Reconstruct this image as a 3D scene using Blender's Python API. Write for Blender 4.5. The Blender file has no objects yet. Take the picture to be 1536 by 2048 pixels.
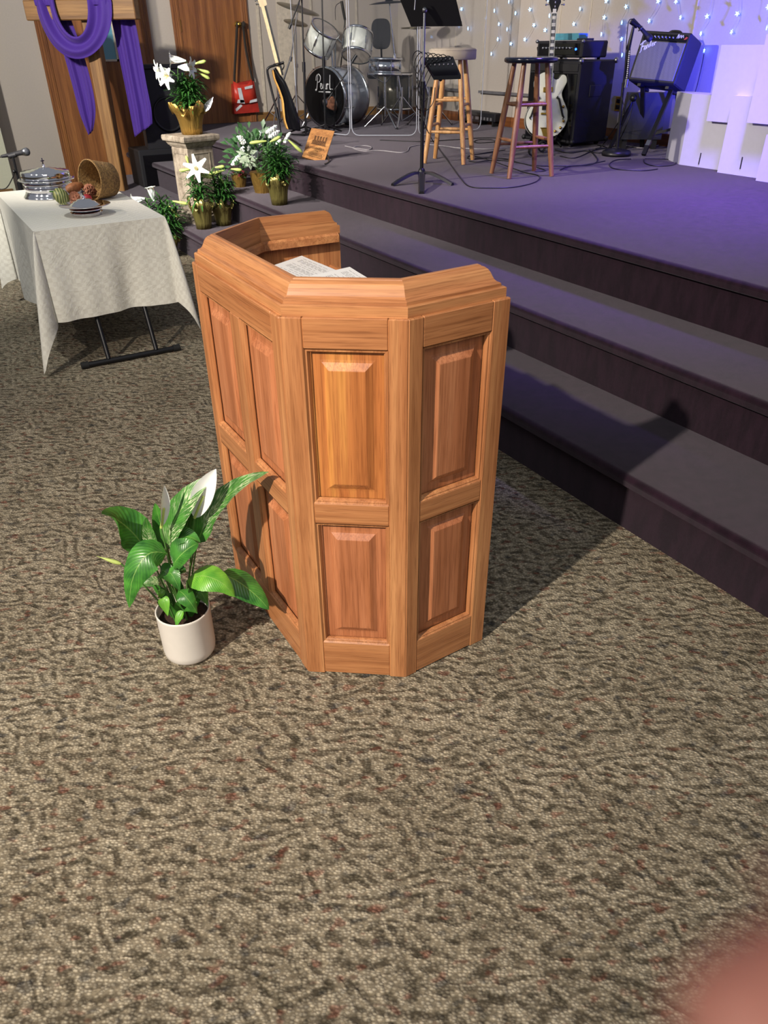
import bpy, math, random
from mathutils import Vector, Matrix
random.seed(7)
SC = bpy.context.scene
COL = SC.collection
PI = math.pi
# ------------------------------------------------------------------ camera
# x runs across the room towards the platform's back wall, y along the platform edge, z up; metres
FPX, PITCH, ROLL, EYE = 1482.0, math.radians(32.4), math.radians(.54), 1.55
YX = Vector((.8587, -.5125, 0)); YF = Vector((.5125, .8587, 0))
_dn = -math.sin(PITCH) * YF - math.cos(PITCH) * Vector((0, 0, 1))
CF = math.cos(PITCH) * YF - math.sin(PITCH) * Vector((0, 0, 1))
CX = math.cos(ROLL) * YX + math.sin(ROLL) * _dn
CY = -math.sin(ROLL) * YX + math.cos(ROLL) * _dn
O = Vector((0, 0, EYE))
cd = bpy.data.cameras.new('camera'); cam = bpy.data.objects.new('camera', cd); COL.objects.link(cam)
cd.sensor_fit = 'VERTICAL'; cd.sensor_height = 36; cd.sensor_width = 27; cd.lens = 36 * FPX / 2048
cd.clip_start = .005; cd.clip_end = 60
m = Matrix((CX, -CY, -CF)).transposed().to_4x4(); m.translation = O
cam.matrix_world = m; SC.camera = cam
cd.dof.use_dof = True; cd.dof.focus_distance = 3.0; cd.dof.aperture_fstop = 8.5
# ------------------------------------------------------------------ world, lights, exposure
W = bpy.data.worlds.new('world'); SC.world = W; W.use_nodes = True
W.node_tree.nodes['Background'].inputs[0].default_value = (.86, .90, 1, 1)
W.node_tree.nodes['Background'].inputs[1].default_value = .25
SC.view_settings.view_transform = 'Standard'; SC.view_settings.look = 'None'
SC.view_settings.gamma = 1; SC.view_settings.use_curve_mapping = False
SC.view_settings.exposure = 0.0
def lamp(name, kind, loc, target, power, color, size=.1, angle=60, blend=.5, sy=None):
    l = bpy.data.lights.new(name, kind); l.energy = power; l.color = color
    if kind == 'AREA':
        l.size = size
        if sy: l.shape = 'RECTANGLE'; l.size_y = sy
    else: l.shadow_soft_size = size
    if kind == 'SPOT': l.spot_size = math.radians(angle); l.spot_blend = blend
    o = bpy.data.objects.new(name, l); COL.objects.link(o); o.location = loc
    o.rotation_euler = (Vector(target) - Vector(loc)).to_track_quat('-Z', 'Y').to_euler()
    return o
WARM = (1, .86, .70)
lamp('key_spot', 'SPOT', (-2.85, .22, 3.45), (1.15, 2.15, .3), 1380, (1, .88, .75), .05, 56, .9)
lamp('stage_spot_a', 'SPOT', (-3.0, 5.0, 3.7), (5.0, 6.1, 1.0), 1900, (1, .89, .79), .07, 45, .6)
lamp('stage_spot_b', 'SPOT', (-2.4, 3.4, 3.7), (4.6, 8.6, 1.2), 1300, (1, .90, .80), .07, 44, .6)
lamp('end_wall_wash', 'SPOT', (-1.6, 4.0, 3.6), (1.3, 8.6, .8), 1150, (1, .95, .86), .1, 70, .8)
lamp('table_spot', 'SPOT', (-.4, 3.2, 3.9), (.85, 5.0, .7), 210, (.97, .98, .93), .08, 44, .8)
bw = lamp('blue_wash', 'AREA', (4.35, 2.9, 4.3), (4.3, 3.0, .0), 230, (.24, .14, 1), .6); bw.data.spread = math.radians(64)
lamp('blue_par', 'SPOT', (5.62, 2.9, .80), (6.10, 4.25, 1.75), 1500, (.05, .05, 1), .05, 72, .7)
lamp('house_fill', 'AREA', (-.6, -1.6, 3.6), (.6, 2.0, 0), 40, (1, .95, .88), 2.2)
# ------------------------------------------------------------------ helpers: where a sight line meets a plane
def ray(px, py): return (px - 768) * CX + (py - 1024) * CY + FPX * CF
def on_z(px, py, z): d = ray(px, py); return O + d * ((z - EYE) / d.z)
def on_x(px, py, x): d = ray(px, py); return O + d * (x / d.x)
def on_y(px, py, y): d = ray(px, py); return O + d * (y / d.y)
def at(px, py, Q, dd=0.0):
    """point seen at (px,py) at the same forward distance as plan point Q, dd metres further"""
    d = ray(px, py); f = Vector((Q[0], Q[1], 0)).dot(YF) + dd
    return O + d * (f / d.dot(YF))
# ------------------------------------------------------------------ mesh builder
def rotm(ax, a): return Matrix.Rotation(a, 4, ax)
def T(*v): return Matrix.Translation(Vector(v))
class MB:
    def __init__(s): s.v = []; s.f = []; s.uv = []; s.sm = []
    def add(s, vs, fs, smooth=False, M=None, uvs=None):
        b = len(s.v)
        s.v += [(M @ Vector(p)) if M is not None else Vector(p) for p in vs]
        for i, f in enumerate(fs):
            s.f.append([b + k for k in f]); s.sm.append(smooth)
            s.uv.append(uvs[i] if uvs else None)
        return s
    def box(s, a, b, M=None, bev=0.0):
        x0, y0, z0 = a; x1, y1, z1 = b
        if bev <= 0:
            vs = [(x, y, z) for x in (x0, x1) for y in (y0, y1) for z in (z0, z1)]
            return s.add(vs, [(0, 1, 3, 2), (4, 6, 7, 5), (0, 4, 5, 1), (2, 3, 7, 6), (0, 2, 6, 4), (1, 5, 7, 3)], False, M)
        e = min(bev, (x1 - x0) / 2.01, (y1 - y0) / 2.01, (z1 - z0) / 2.01)
        vs = []; idx = {}
        for i, x in enumerate((x0, x1)):
            for j, y in enumerate((y0, y1)):
                for k, z in enumerate((z0, z1)):
                    sx, sy, sz = (1, -1)[i], (1, -1)[j], (1, -1)[k]
                    idx[i, j, k, 0] = len(vs); vs.append((x, y + sy * e, z + sz * e))
                    idx[i, j, k, 1] = len(vs); vs.append((x + sx * e, y, z + sz * e))
                    idx[i, j, k, 2] = len(vs); vs.append((x + sx * e, y + sy * e, z))
        F = []
        for i in (0, 1): F.append([idx[i, j, k, 0] for j, k in ((0, 0), (0, 1), (1, 1), (1, 0))][::(1 if i == 0 else -1)])
        for j in (0, 1): F.append([idx[i, j, k, 1] for i, k in ((0, 0), (1, 0), (1, 1), (0, 1))][::(1 if j == 0 else -1)])
        for k in (0, 1): F.append([idx[i, j, k, 2] for i, j in ((0, 0), (0, 1), (1, 1), (1, 0))][::(1 if k == 0 else -1)])
        for j in (0, 1):
            for k in (0, 1): F.append([idx[0, j, k, 1], idx[1, j, k, 1], idx[1, j, k, 2], idx[0, j, k, 2]])
        for i in (0, 1):
            for k in (0, 1): F.append([idx[i, 0, k, 0], idx[i, 1, k, 0], idx[i, 1, k, 2], idx[i, 0, k, 2]])
        for i in (0, 1):
            for j in (0, 1): F.append([idx[i, j, 0, 0], idx[i, j, 1, 0], idx[i, j, 1, 1], idx[i, j, 0, 1]])
        for i in (0, 1):
            for j in (0, 1):
                for k in (0, 1): F.append([idx[i, j, k, 0], idx[i, j, k, 1], idx[i, j, k, 2]])
        return s.add(vs, F, False, M)
    def loft(s, rings, closed=True, caps=True, smooth=True, M=None):
        n = len(rings[0]); vs = [p for r in rings for p in r]; F = []
        for i in range(len(rings) - 1):
            for j in range(n if closed else n - 1):
                a = i * n + j; b = i * n + (j + 1) % n
                F.append((a, b, b + n, a + n))
        s.add(vs, F, smooth, M)
        if caps:
            s.add(rings[0], [tuple(range(n))[::-1]], False, M); s.add(rings[-1], [tuple(range(n))], False, M)
        return s
    def lathe(s, prof, n=24, M=None, smooth=True, caps=True, fn=None):
        rings = []
        for r, z in prof:
            rings.append([((r if fn is None else fn(r, z, 2 * PI * k / n)) * math.cos(2 * PI * k / n), (r if fn is None else fn(r, z, 2 * PI * k / n)) * math.sin(2 * PI * k / n), z) for k in range(n)])
        return s.loft(rings, True, caps, smooth, M)
    def tube(s, pts, r, n=8, M=None, caps=True):
        pts = [Vector(p) for p in pts]; N = len(pts); rings = []
        rr = r if isinstance(r, (list, tuple)) else [r] * N
        t0 = (pts[1] - pts[0]).normalized(); up = Vector((0, 0, 1)) if abs(t0.z) < .9 else Vector((1, 0, 0))
        u = t0.cross(up).normalized()
        for i, p in enumerate(pts):
            t = (pts[min(i + 1, N - 1)] - pts[max(i - 1, 0)]).normalized()
            u = (u - t * u.dot(t)).normalized(); w = t.cross(u)
            rings.append([p + (u * math.cos(2 * PI * k / n) + w * math.sin(2 * PI * k / n)) * rr[i] for k in range(n)])
        return s.loft(rings, True, caps, True, M)
    def bar(s, a, b, w, h, M=None, up=(0, 0, 1)):
        a = Vector(a); b = Vector(b); t = (b - a).normalized(); up = Vector(up)
        if abs(t.dot(up)) > .98: up = Vector((1, 0, 0))
        u = t.cross(up).normalized() * (w / 2); v = u.cross(t).normalized() * (h / 2)
        return s.loft([[a - u - v, a + u - v, a + u + v, a - u + v], [b - u - v, b + u - v, b + u + v, b - u + v]], True, True, False, M)
    def prism(s, poly, z0, z1, M=None, smooth=False):
        n = len(poly)
        s.add([(x, y, z0) for x, y in poly] + [(x, y, z1) for x, y in poly], [(i, (i + 1) % n, (i + 1) % n + n, i + n) for i in range(n)], smooth, M)
        return s.add([(x, y, z0) for x, y in poly], [tuple(range(n))[::-1]], False, M).add([(x, y, z1) for x, y in poly], [tuple(range(n))], False, M)
    def sphere(s, c, r, n=12, M=None, sc=(1, 1, 1)):
        rings = []
        for i in range(n // 2 + 1):
            a = -PI / 2 + PI * i / (n // 2); a = max(-PI / 2 + .02, min(PI / 2 - .02, a))
            rings.append([(c[0] + sc[0] * r * math.cos(a) * math.cos(2 * PI * k / n), c[1] + sc[1] * r * math.cos(a) * math.sin(2 * PI * k / n), c[2] + sc[2] * r * math.sin(a)) for k in range(n)])
        return s.loft(rings, True, True, True, M)
    def grid(s, P, smooth=True, M=None, uv=True):
        """P[i][j] points"""
        a = len(P); b = len(P[0]); vs = [p for r in P for p in r]; F = []; U = []
        for i in range(a - 1):
            for j in range(b - 1):
                F.append((i * b + j, i * b + j + 1, (i + 1) * b + j + 1, (i + 1) * b + j))
                q = lambda i, j: (j / (b - 1), i / (a - 1))
                U.append([q(i, j), q(i, j + 1), q(i + 1, j + 1), q(i + 1, j)])
        return s.add(vs, F, smooth, M, U)
    def build(s, name, mat, parent=None, world=True, local=None, thick=0.0):
        """parts: vertices given in world space unless world=False (then in the parent's space, or the part's own frame when local is set)"""
        me = bpy.data.meshes.new(name); o = bpy.data.objects.new(name, me)
        if parent is not None:
            if world:
                inv = root_matrix(parent).inverted(); vs = [inv @ v for v in s.v]
            else: vs = s.v
            o.parent = parent
            if local is not None: o.matrix_local = local
        else: vs = s.v
        me.from_pydata([tuple(v) for v in vs], [], s.f)
        me.polygons.foreach_set('use_smooth', s.sm)
        if any(u is not None for u in s.uv):
            L = me.uv_layers.new(name='UVMap'); k = 0
            for f, u in zip(s.f, s.uv):
                for i in range(len(f)):
                    L.data[k].uv = u[i] if u else (0, 0); k += 1
        me.materials.append(mat); me.validate(); me.update()
        COL.objects.link(o)
        if thick:
            md = o.modifiers.new('thickness', 'SOLIDIFY'); md.thickness = thick; md.offset = 0
        return o
def root_matrix(o):
    m = Matrix.Identity(4)
    while o is not None: m = o.matrix_basis @ m; o = o.parent
    return m
def meta(o, label=None, cat=None, group=None, kind=None):
    if label: o['label'] = label
    if cat: o['category'] = cat
    if group: o['group'] = group
    if kind: o['kind'] = kind
    return o
def thing(name, label, cat, loc=(0, 0, 0), rz=0.0, group=None, rot=None):
    o = bpy.data.objects.new(name, None); COL.objects.link(o); o.empty_display_size = .05
    o.location = loc; o.rotation_euler = rot if rot else (0, 0, rz)
    return meta(o, label, cat, group)
def solo(mb, name, mat, label, cat, base=None, group=None, kind=None, thick=0.0):
    """a thing that is one mesh; vertices in world space, origin moved to base"""
    if base is not None:
        b = Vector(base); mb.v = [v - b for v in mb.v]
    o = mb.build(name, mat, thick=thick)
    if base is not None: o.location = base
    return meta(o, label, cat, group, kind)
def struct(mb, name, mat):
    o = mb.build(name, mat); o['kind'] = 'structure'; return o
def bez(p0, p1, p2, p3, n=12):
    p0, p1, p2, p3 = map(Vector, (p0, p1, p2, p3)); out = []
    for i in range(n + 1):
        t = i / n; q = 1 - t
        out.append(p0 * q ** 3 + p1 * 3 * q * q * t + p2 * 3 * q * t * t + p3 * t ** 3)
    return out
def smoothpath(P, n=8):
    P = [Vector(p) for p in P]; out = []
    for i in range(len(P) - 1):
        a = P[max(i - 1, 0)]; b = P[i]; c = P[i + 1]; d = P[min(i + 2, len(P) - 1)]
        for k in range(n):
            t = k / n
            out.append(.5 * ((2 * b) + (c - a) * t + (2 * a - 5 * b + 4 * c - d) * t * t + (3 * b - a - 3 * c + d) * t ** 3))
    out.append(P[-1]); return out
# ------------------------------------------------------------------ materials
def srgb(h):
    c = [int(h[i:i + 2], 16) / 255 for i in (0, 2, 4)]
    return tuple(x / 12.92 if x <= .04045 else ((x + .055) / 1.055) ** 2.4 for x in c) + (1,)
class NT:
    def __init__(s, name):
        s.m = bpy.data.materials.new(name); s.m.use_nodes = True; s.t = s.m.node_tree; s.n = s.t.nodes
        s.b = s.n['Principled BSDF']; s.out = s.n['Material Output']
    def node(s, typ, **kw):
        x = s.n.new(typ)
        for k, v in kw.items():
            if k in x.inputs: s.put(x.inputs[k], v)
            else: setattr(x, k, v)
        return x
    def put(s, sock, v):
        if isinstance(v, bpy.types.NodeSocket): s.t.links.new(v, sock)
        else: sock.default_value = v
    def co(s, scale=(1, 1, 1), rot=(0, 0, 0), src='Object'):
        tc = s.node('ShaderNodeTexCoord'); mp = s.node('ShaderNodeMapping'); s.put(mp.inputs['Vector'], tc.outputs[src])
        mp.inputs['Scale'].default_value = scale; mp.inputs['Rotation'].default_value = rot; return mp.outputs[0]
    def noise(s, vec, scale, detail=2, rough=.5, dist=0):
        x = s.node('ShaderNodeTexNoise'); s.put(x.inputs['Vector'], vec); x.inputs['Scale'].default_value = scale
        x.inputs['Detail'].default_value = detail; x.inputs['Roughness'].default_value = rough; x.inputs['Distortion'].default_value = dist
        return x.outputs['Fac']
    def ramp(s, fac, stops, interp='LINEAR'):
        x = s.node('ShaderNodeValToRGB'); s.put(x.inputs[0], fac); x.color_ramp.interpolation = interp
        e = x.color_ramp.elements
        while len(e) < len(stops): e.new(.5)
        for i, (p, c) in enumerate(stops):
            e[i].position = p; e[i].color = c if len(c) == 4 else tuple(c) + (1,)
        return x.outputs[0]
    def mix(s, a, b, f, mode='MIX'):
        x = s.node('ShaderNodeMix'); x.data_type = 'RGBA'; x.blend_type = mode
        s.put(x.inputs[0], f); s.put(x.inputs[6], a); s.put(x.inputs[7], b); return x.outputs[2]
    def math(s, op, a, b=0.0, c=None):
        x = s.node('ShaderNodeMath'); x.operation = op; s.put(x.inputs[0], a); s.put(x.inputs[1], b)
        if c is not None: s.put(x.inputs[2], c)
        return x.outputs[0]
    def bump(s, h, strength=.3, dist=.01):
        x = s.node('ShaderNodeBump'); s.put(x.inputs['Height'], h); x.inputs['Strength'].default_value = strength
        x.inputs['Distance'].default_value = dist; s.put(s.b.inputs['Normal'], x.outputs[0]); return x
    def set(s, **kw):
        for k, v in kw.items(): s.put(s.b.inputs[k.replace('_', ' ')], v)
        return s
G0, G1 = (0, 0, 0, 1), (1, 1, 1, 1)
def plain(name, hexc, rough=.5, metal=0.0, var=.06, bump=0.0, scale=30, **kw):
    t = NT(name); c = srgb(hexc) if isinstance(hexc, str) else hexc
    n = t.noise(t.co(), scale, 3)
    dk = tuple(x * (1 - var * 2) for x in c[:3]) + (1,); lt = tuple(min(1, x * (1 + var * 2)) for x in c[:3]) + (1,)
    t.set(Base_Color=t.ramp(n, [(.3, dk), (.7, lt)]), Roughness=rough, Metallic=metal)
    if bump: t.bump(n, bump, .004)
    for k, v in kw.items(): t.put(t.b.inputs[k.replace('_', ' ')], v)
    return t.m
def oak(name, axis, base=('bb8052', 'cf9562', 'aa7045'), rough=.42, k=1.0):
    """axis = direction of the grain in object space"""
    t = NT(name); ai = 'xyz'.index(axis)
    s = [34 * k] * 3; s[ai] = 1.3 * k; broad = t.noise(t.co(tuple(s)), 1.0, 3, .55, .5)
    s2 = [330 * k] * 3; s2[ai] = 9 * k; fine = t.noise(t.co(tuple(s2)), 1.0, 2, .65)
    s4 = [95 * k] * 3; s4[ai] = 2.2 * k; mid = t.noise(t.co(tuple(s4)), 1.0, 2, .6, .3)
    s3 = [5.0] * 3; s3[ai] = 1.0; big = t.noise(t.co(tuple(s3)), 1.0, 2)
    c0, c1, c2 = map(srgb, base)
    col = t.ramp(broad, [(.30, c2), (.5, c0), (.70, c1)])
    col = t.mix(col, t.ramp(mid, [(.36, (.70, .64, .58, 1)), (.50, G1), (.70, (1.06, 1.04, 1.0, 1))]), .6, 'MULTIPLY')
    col = t.mix(col, t.ramp(fine, [(.36, (.48, .40, .33, 1)), (.50, G1)]), .50, 'MULTIPLY')
    col = t.mix(col, t.ramp(big, [(.3, (.86, .80, .76, 1)), (.7, (1.04, 1.03, 1.02, 1))]), .8, 'MULTIPLY')
    t.set(Base_Color=col, Roughness=t.math('MULTIPLY_ADD', fine, -.2, rough + .1)); t.bump(fine, .12, .002)
    t.b.inputs['Coat Weight'].default_value = .25; t.b.inputs['Coat Roughness'].default_value = .3
    return t.m
M = {}
M['oak_x'] = oak('oak_grain_along', 'x'); M['oak_z'] = oak('oak_grain_upright', 'z'); M['oak_y'] = oak('oak_grain_across', 'y')
M['oak_red'] = oak('oak_red_panel', 'z', ('bd7a52', 'cc8a60', 'ab6a42'))
M['oak_red_gold'] = oak('oak_gold_panel', 'z', ('c27c44', 'd79650', 'b06c3a'))
M['door_oak'] = oak('door_oak', 'z', ('8f5c32', 'a56f3c', '744724'), .5, .55)
M['cross_wood'] = oak('cross_timber_x', 'x', ('8a6538', '9f7a48', '6e4e2a'), .6, .5)
M['cross_wood_z'] = oak('cross_timber_z', 'z', ('8a6538', '9f7a48', '6e4e2a'), .6, .5)
M['stool_dark'] = oak('stool_brown_wood', 'z', ('8a5f40', '9d7450', '704a30'), .45, .8)
M['stool_light'] = oak('stool_pale_wood', 'z', ('cf9f66', 'dfb47c', 'bb8a52'), .45, .8)
M['plaque_wood'] = oak('plaque_wood', 'x', ('b98248', 'cf9b5c', '9d6a36'), .5, .6)
M['base_wood'] = oak('baseboard_wood', 'y', ('7c4a24', '905a30', '663a1a'), .5, .5)
M['base_wood_x'] = oak('baseboard_wood_x', 'x', ('8c6a3c', '9c7846', '75552c'), .5, .5)
def carpet_beige():
    t = NT('berber_carpet')
    def turned(angle, sx, sy, src=None):
        v = t.co((1, 1, 1), (0, 0, math.radians(angle))); mp = t.node('ShaderNodeMapping'); t.put(mp.inputs[0], v); mp.inputs['Scale'].default_value = (sx, sy, 1)
        return mp.outputs[0]
    # short pale strands, each with its dark edge, crossing over one another
    dk = t.noise(t.co((14, 14, 14)), 1.4, 3, .6)
    col = t.ramp(dk, [(.36, srgb('4b463a')), (.5, srgb('635c4f')), (.66, srgb('7a7262'))])
    tone = t.noise(t.co((3, 3, 3)), 1.3, 2); pa = t.ramp(tone, [(.3, srgb('9b927f')), (.7, srgb('b2a995'))])
    def bands(ang, pitch, amp, nsc, seed):
        v = turned(ang, 1, 1); sp = t.node('ShaderNodeSeparateXYZ'); t.put(sp.inputs[0], v)
        mp = t.node('ShaderNodeMapping'); t.put(mp.inputs[0], v); mp.inputs['Location'].default_value = (seed, seed * 2, 0); mp.inputs['Scale'].default_value = (1, 1.5, 1)
        w = t.noise(mp.outputs[0], nsc, 1.5, .55)
        ph = t.math('ADD', t.math('MULTIPLY', sp.outputs[1], 2 * PI / pitch), t.math('MULTIPLY', w, amp))
        return t.math('MULTIPLY_ADD', t.math('SINE', ph), .5, .5)
    A_ = bands(31 - 4, .034, 24, 6.2, 1.3); B_ = bands(31 + 62, .036, 19, 6.6, 5.1); C_ = bands(31 + 26, .033, 21, 7.0, 8.7)
    m1 = t.ramp(t.noise(turned(31, 9, 13), 1.0, 1), [(.52, G0), (.56, G1)]); mp = t.node('ShaderNodeMapping'); t.put(mp.inputs[0], turned(31, 10, 15)); mp.inputs['Location'].default_value = (3, 8, 2)
    m2 = t.ramp(t.noise(mp.outputs[0], 1.0, 1), [(.54, G0), (.58, G1)])
    f_ = t.mix(t.mix(A_, B_, m1), C_, m2)
    brk = t.noise(turned(31, 30, 44), 1.0, 2, .6)
    f_ = t.math('ADD', f_, t.math('MULTIPLY_ADD', brk, 3.6, -1.72))
    pale = t.ramp(f_, [(-.0, (.08, .08, .08, 1)), (.85, G1)])
    col = t.mix(col, pa, t.math('MULTIPLY', pale, .92))
    fl = turned(31, 22, 36)
    red = t.ramp(t.noise(fl, 1.0, 1), [(.62, G0), (.70, G1)])
    fl2 = turned(20, 19, 30); mp = t.node('ShaderNodeMapping'); t.put(mp.inputs[0], fl2); mp.inputs['Location'].default_value = (9, 4, 3)
    blue = t.ramp(t.noise(mp.outputs[0], 1.0, 1), [(.63, G0), (.71, G1)])
    col = t.mix(col, srgb('7a4438'), t.math('MULTIPLY', red, .55)); col = t.mix(col, srgb('3c4046'), t.math('MULTIPLY', blue, .55))
    # yarn loops in rows
    tc = turned(31, 118, 165)
    vo = t.node('ShaderNodeTexVoronoi'); t.put(vo.inputs['Vector'], tc); vo.inputs['Scale'].default_value = 1; vo.inputs['Randomness'].default_value = .75
    loop = t.ramp(vo.outputs['Distance'], [(.10, G1), (.62, G0)])
    sh = t.mix(col, (.46, .44, .41, 1), t.ramp(vo.outputs['Distance'], [(.22, G0), (.66, G1)]), 'MULTIPLY')
    br = t.mix(sh, (1.75, 1.72, 1.66, 1), t.ramp(vo.outputs['Color'], [(.35, G0), (1, (.8, .8, .8, 1))]), 'MULTIPLY')
    t.set(Base_Color=br, Roughness=.95, Specular_IOR_Level=.1)
    t.bump(t.math('ADD', t.math('MULTIPLY', loop, .7), t.math('MULTIPLY', pale, .8)), .7, .005)
    return t.m
def carpet_purple():
    t = NT('plum_carpet'); v = t.co()
    n = t.noise(v, 900, 2, .7); p = t.noise(t.co((1, 1, .25)), 22, 4, .65); q = t.noise(v, 3.2, 3, .6)
    c = t.ramp(n, [(.3, srgb('150b12')), (.7, srgb('2e1a28'))])
    c = t.mix(c, t.ramp(p, [(.38, (.55, .53, .53, 1)), (.60, (1.15, 1.10, 1.08, 1))]), .85, 'MULTIPLY')
    c = t.mix(c, t.ramp(q, [(.3, (.84, .84, .84, 1)), (.7, (1.1, 1.1, 1.1, 1))]), .7, 'MULTIPLY')
    t.set(Base_Color=c, Roughness=1.0, Specular_IOR_Level=.05, Sheen_Weight=.25, Sheen_Roughness=.5, Sheen_Tint=(.75, .7, .8, 1)); t.bump(n, .5, .003)
    return t.m
M['carpet'] = carpet_beige(); M['plum'] = carpet_purple()
M['wall'] = plain('wall_paint', 'b9b0a6', .85, 0, .012, .05, 60)
M['wall_green'] = plain('wall_paint_pale', 'c3c4ae', .85, 0, .012, .05, 60)
M['trim_cream'] = plain('cream_trim', 'c9bfae', .6)
M['black'] = plain('black_metal', '141417', .38, .2); M['black_soft'] = plain('black_tolex', '15151b', .62, 0, .12, .25, 160)
M['black_gloss'] = plain('black_gloss', '0c0c10', .15); M['dark_plastic'] = plain('dark_plastic', '1d1d20', .5)
M['rubber'] = plain('rubber', '101010', .8); M['chrome'] = plain('chrome', 'd8dade', .12, 1.0, .01)
M['silver'] = plain('polished_silver', 'e6e6ea', .07, 1.0, .01); M['steel'] = plain('brushed_steel', '9a9ca2', .3, 1.0, .04)
M['brass'] = plain('brass', 'c9a24a', .25, 1.0, .04); M['white'] = plain('white_foam', 'bcbcc6', .7, 0, .01)
M['white_plastic'] = plain('white_plastic', 'd8d4cc', .5); M['cable'] = plain('black_cable', '0e0e10', .5)
M['grey_cable'] = plain('grey_cable', 'a5a1a6', .5); M['grey'] = plain('grey_metal', '77767a', .5, .3)
# ------------------------------------------------------------------ the setting
S, RH = .717, .239
XB, YE = 6.13, 9.8
b = MB(); b.box((-7, -4.5, -.05), (1.98, YE, 0)); struct(b, 'floor', M['carpet'])
def step(name, xr, z0, z1, xback, nose):
    prof = [(xr, z0)]
    r = .022
    prof += [(xr, z1 - .052), (xr - nose + .012, z1 - .050), (xr - nose + .003, z1 - .044)]
    for k in range(7):
        a = PI + (PI / 2) * (-k / 6)
        prof.append((xr - nose + r + r * math.cos(a), z1 - r + r * math.sin(a)))
    prof += [(xback, z1), (xback, z0)]
    ring = lambda y: [(x, y, z) for x, z in prof]
    m_ = MB().loft([ring(-3.0), ring(YE)], True, True, False)
    o = struct(m_, name, M['plum']); return o
step('stage_step', 1.96, 0, RH, 2.6, .045)
step('stage_step.001', 2.406, RH, 2 * RH, 3.1, .045)
step('stage_floor', 2.852, 2 * RH, S, XB + .1, .045)
b = MB(); b.box((XB, -3, 0), (XB + .12, YE + .12, 3.6)); struct(b, 'wall_back', M['wall'])
b = MB(); b.box((-7, YE, 0), (XB, YE + .12, 3.6)); struct(b, 'wall_end', M['wall'])
b = MB(); b.box((-2.0, 9.5, 0), (1.05, YE, 3.2)); struct(b, 'wall_left', M['wall_green'])
b = MB(); b.box((-2.0, 9.48, 0), (1.02, 9.5, .24), None, .004); struct(b, 'baseboard_left', M['base_wood_x'])
# baseboards on the platform
b = MB(); b.box((XB - .018, -2.5, S), (XB, YE, S + .10)); struct(b, 'baseboard_back', M['base_wood'])
b = MB(); b.box((4.06, YE - .018, S), (XB - .02, YE, S + .10)); b.box((-2, YE - .018, 0), (1.62, YE, .1)); struct(b, 'baseboard_end', M['base_wood_x'])
# wall panel seams: narrow cream battens
b = MB()
for y in (5.06, 6.30, 6.72, 7.95, 8.5, 9.2): b.box((XB - .006, y, S + .1), (XB, y + .012, 3.5))
struct(b, 'trim_1', M['trim_cream'])
b = MB()
for x, w in ((4.16, .03), (4.42, .20), (4.72, .025), (4.86, .025), (5.5, .02)): b.box((x, YE - .014, S + .1), (x + w, YE, 3.5))
struct(b, 'trim_2', M['trim_cream'])
b = MB(); b.box((XB - .05, 6.95, 1.035), (XB, 7.95, 1.06)); b.box((XB - .05, 8.3, 1.035), (XB, 9.7, 1.06))
b.box((4.95, YE - .05, 1.05), (5.6, YE, 1.075)); struct(b, 'trim_3', M['grey'])
# door behind the cross (stands on the lower floor)
def door(n, x0, x1, z0, z1, lite=None, hinge=None, knob=None):
    t = thing('door_%d' % n, None, None, (x0, YE, z0)); t['kind'] = 'structure'
    cw = .085; b = MB()
    for a, c in ((x0, x0 + cw), (x1 - cw, x1)):
        b.box((a, YE - .03, z0), (c, YE, z1), None, .004)
        for k in range(3): b.box((a + .012 + k * .024, YE - .036, z0), (a + .022 + k * .024, YE - .028, z1), None, .003)
    b.box((x0, YE - .03, z1 - cw), (x1, YE, z1), None, .004); b.build('door_casing', M['door_oak'], t)
    b = MB(); b.box((x0 + cw, YE - .016, z0 + .006), (x1 - cw, YE - .002, z1 - cw)); slab = b.build('door_slab', M['door_oak'], t)
    if lite:
        lx0, lx1, lz0, lz1 = lite; b = MB()
        for a, c in (((lx0, lz0), (lx0 + .02, lz1)), ((lx1 - .02, lz0), (lx1, lz1)), ((lx0, lz0), (lx1, lz0 + .02))):
            b.box((a[0], YE - .028, a[1]), (c[0], YE - .015, c[1]))
        f = b.build('window_frame', M['trim_cream'], slab)
        b = MB(); b.box((lx0, YE - .02, lz0), (lx1, YE - .017, lz1)); b.build('window_glass', M['lite'], slab)
    if hinge:
        b = MB()
        for hz in hinge: b.box((x0 + cw - .008, YE - .024, hz), (x0 + cw + .012, YE - .014, hz + .12), None, .003)
        b.build('hinge', M['brass'], slab)
    if knob:
        b = MB(); b.lathe([(.032, 0), (.032, .008), (.012, .012), (.011, .035), (.026, .045), (.031, .062), (.022, .078), (.004, .082)], 20, T(knob[0], YE - .016, knob[1]) @ rotm('X', PI / 2))
        b.build('door_knob', M['brass'], slab)
    return t
g = NT('blue_grey_glass'); g.set(Base_Color=srgb('5f9aae'), Roughness=.08, Specular_IOR_Level=.8); M['lite'] = g.m
door(1, 1.66, 2.86, 0, 2.6, (2.22, 2.46, 1.39, 2.3))
door(2, 3.13, 4.04, S, S + 2.1, None, (1.66, 2.3), (3.90, 1.735))
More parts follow.
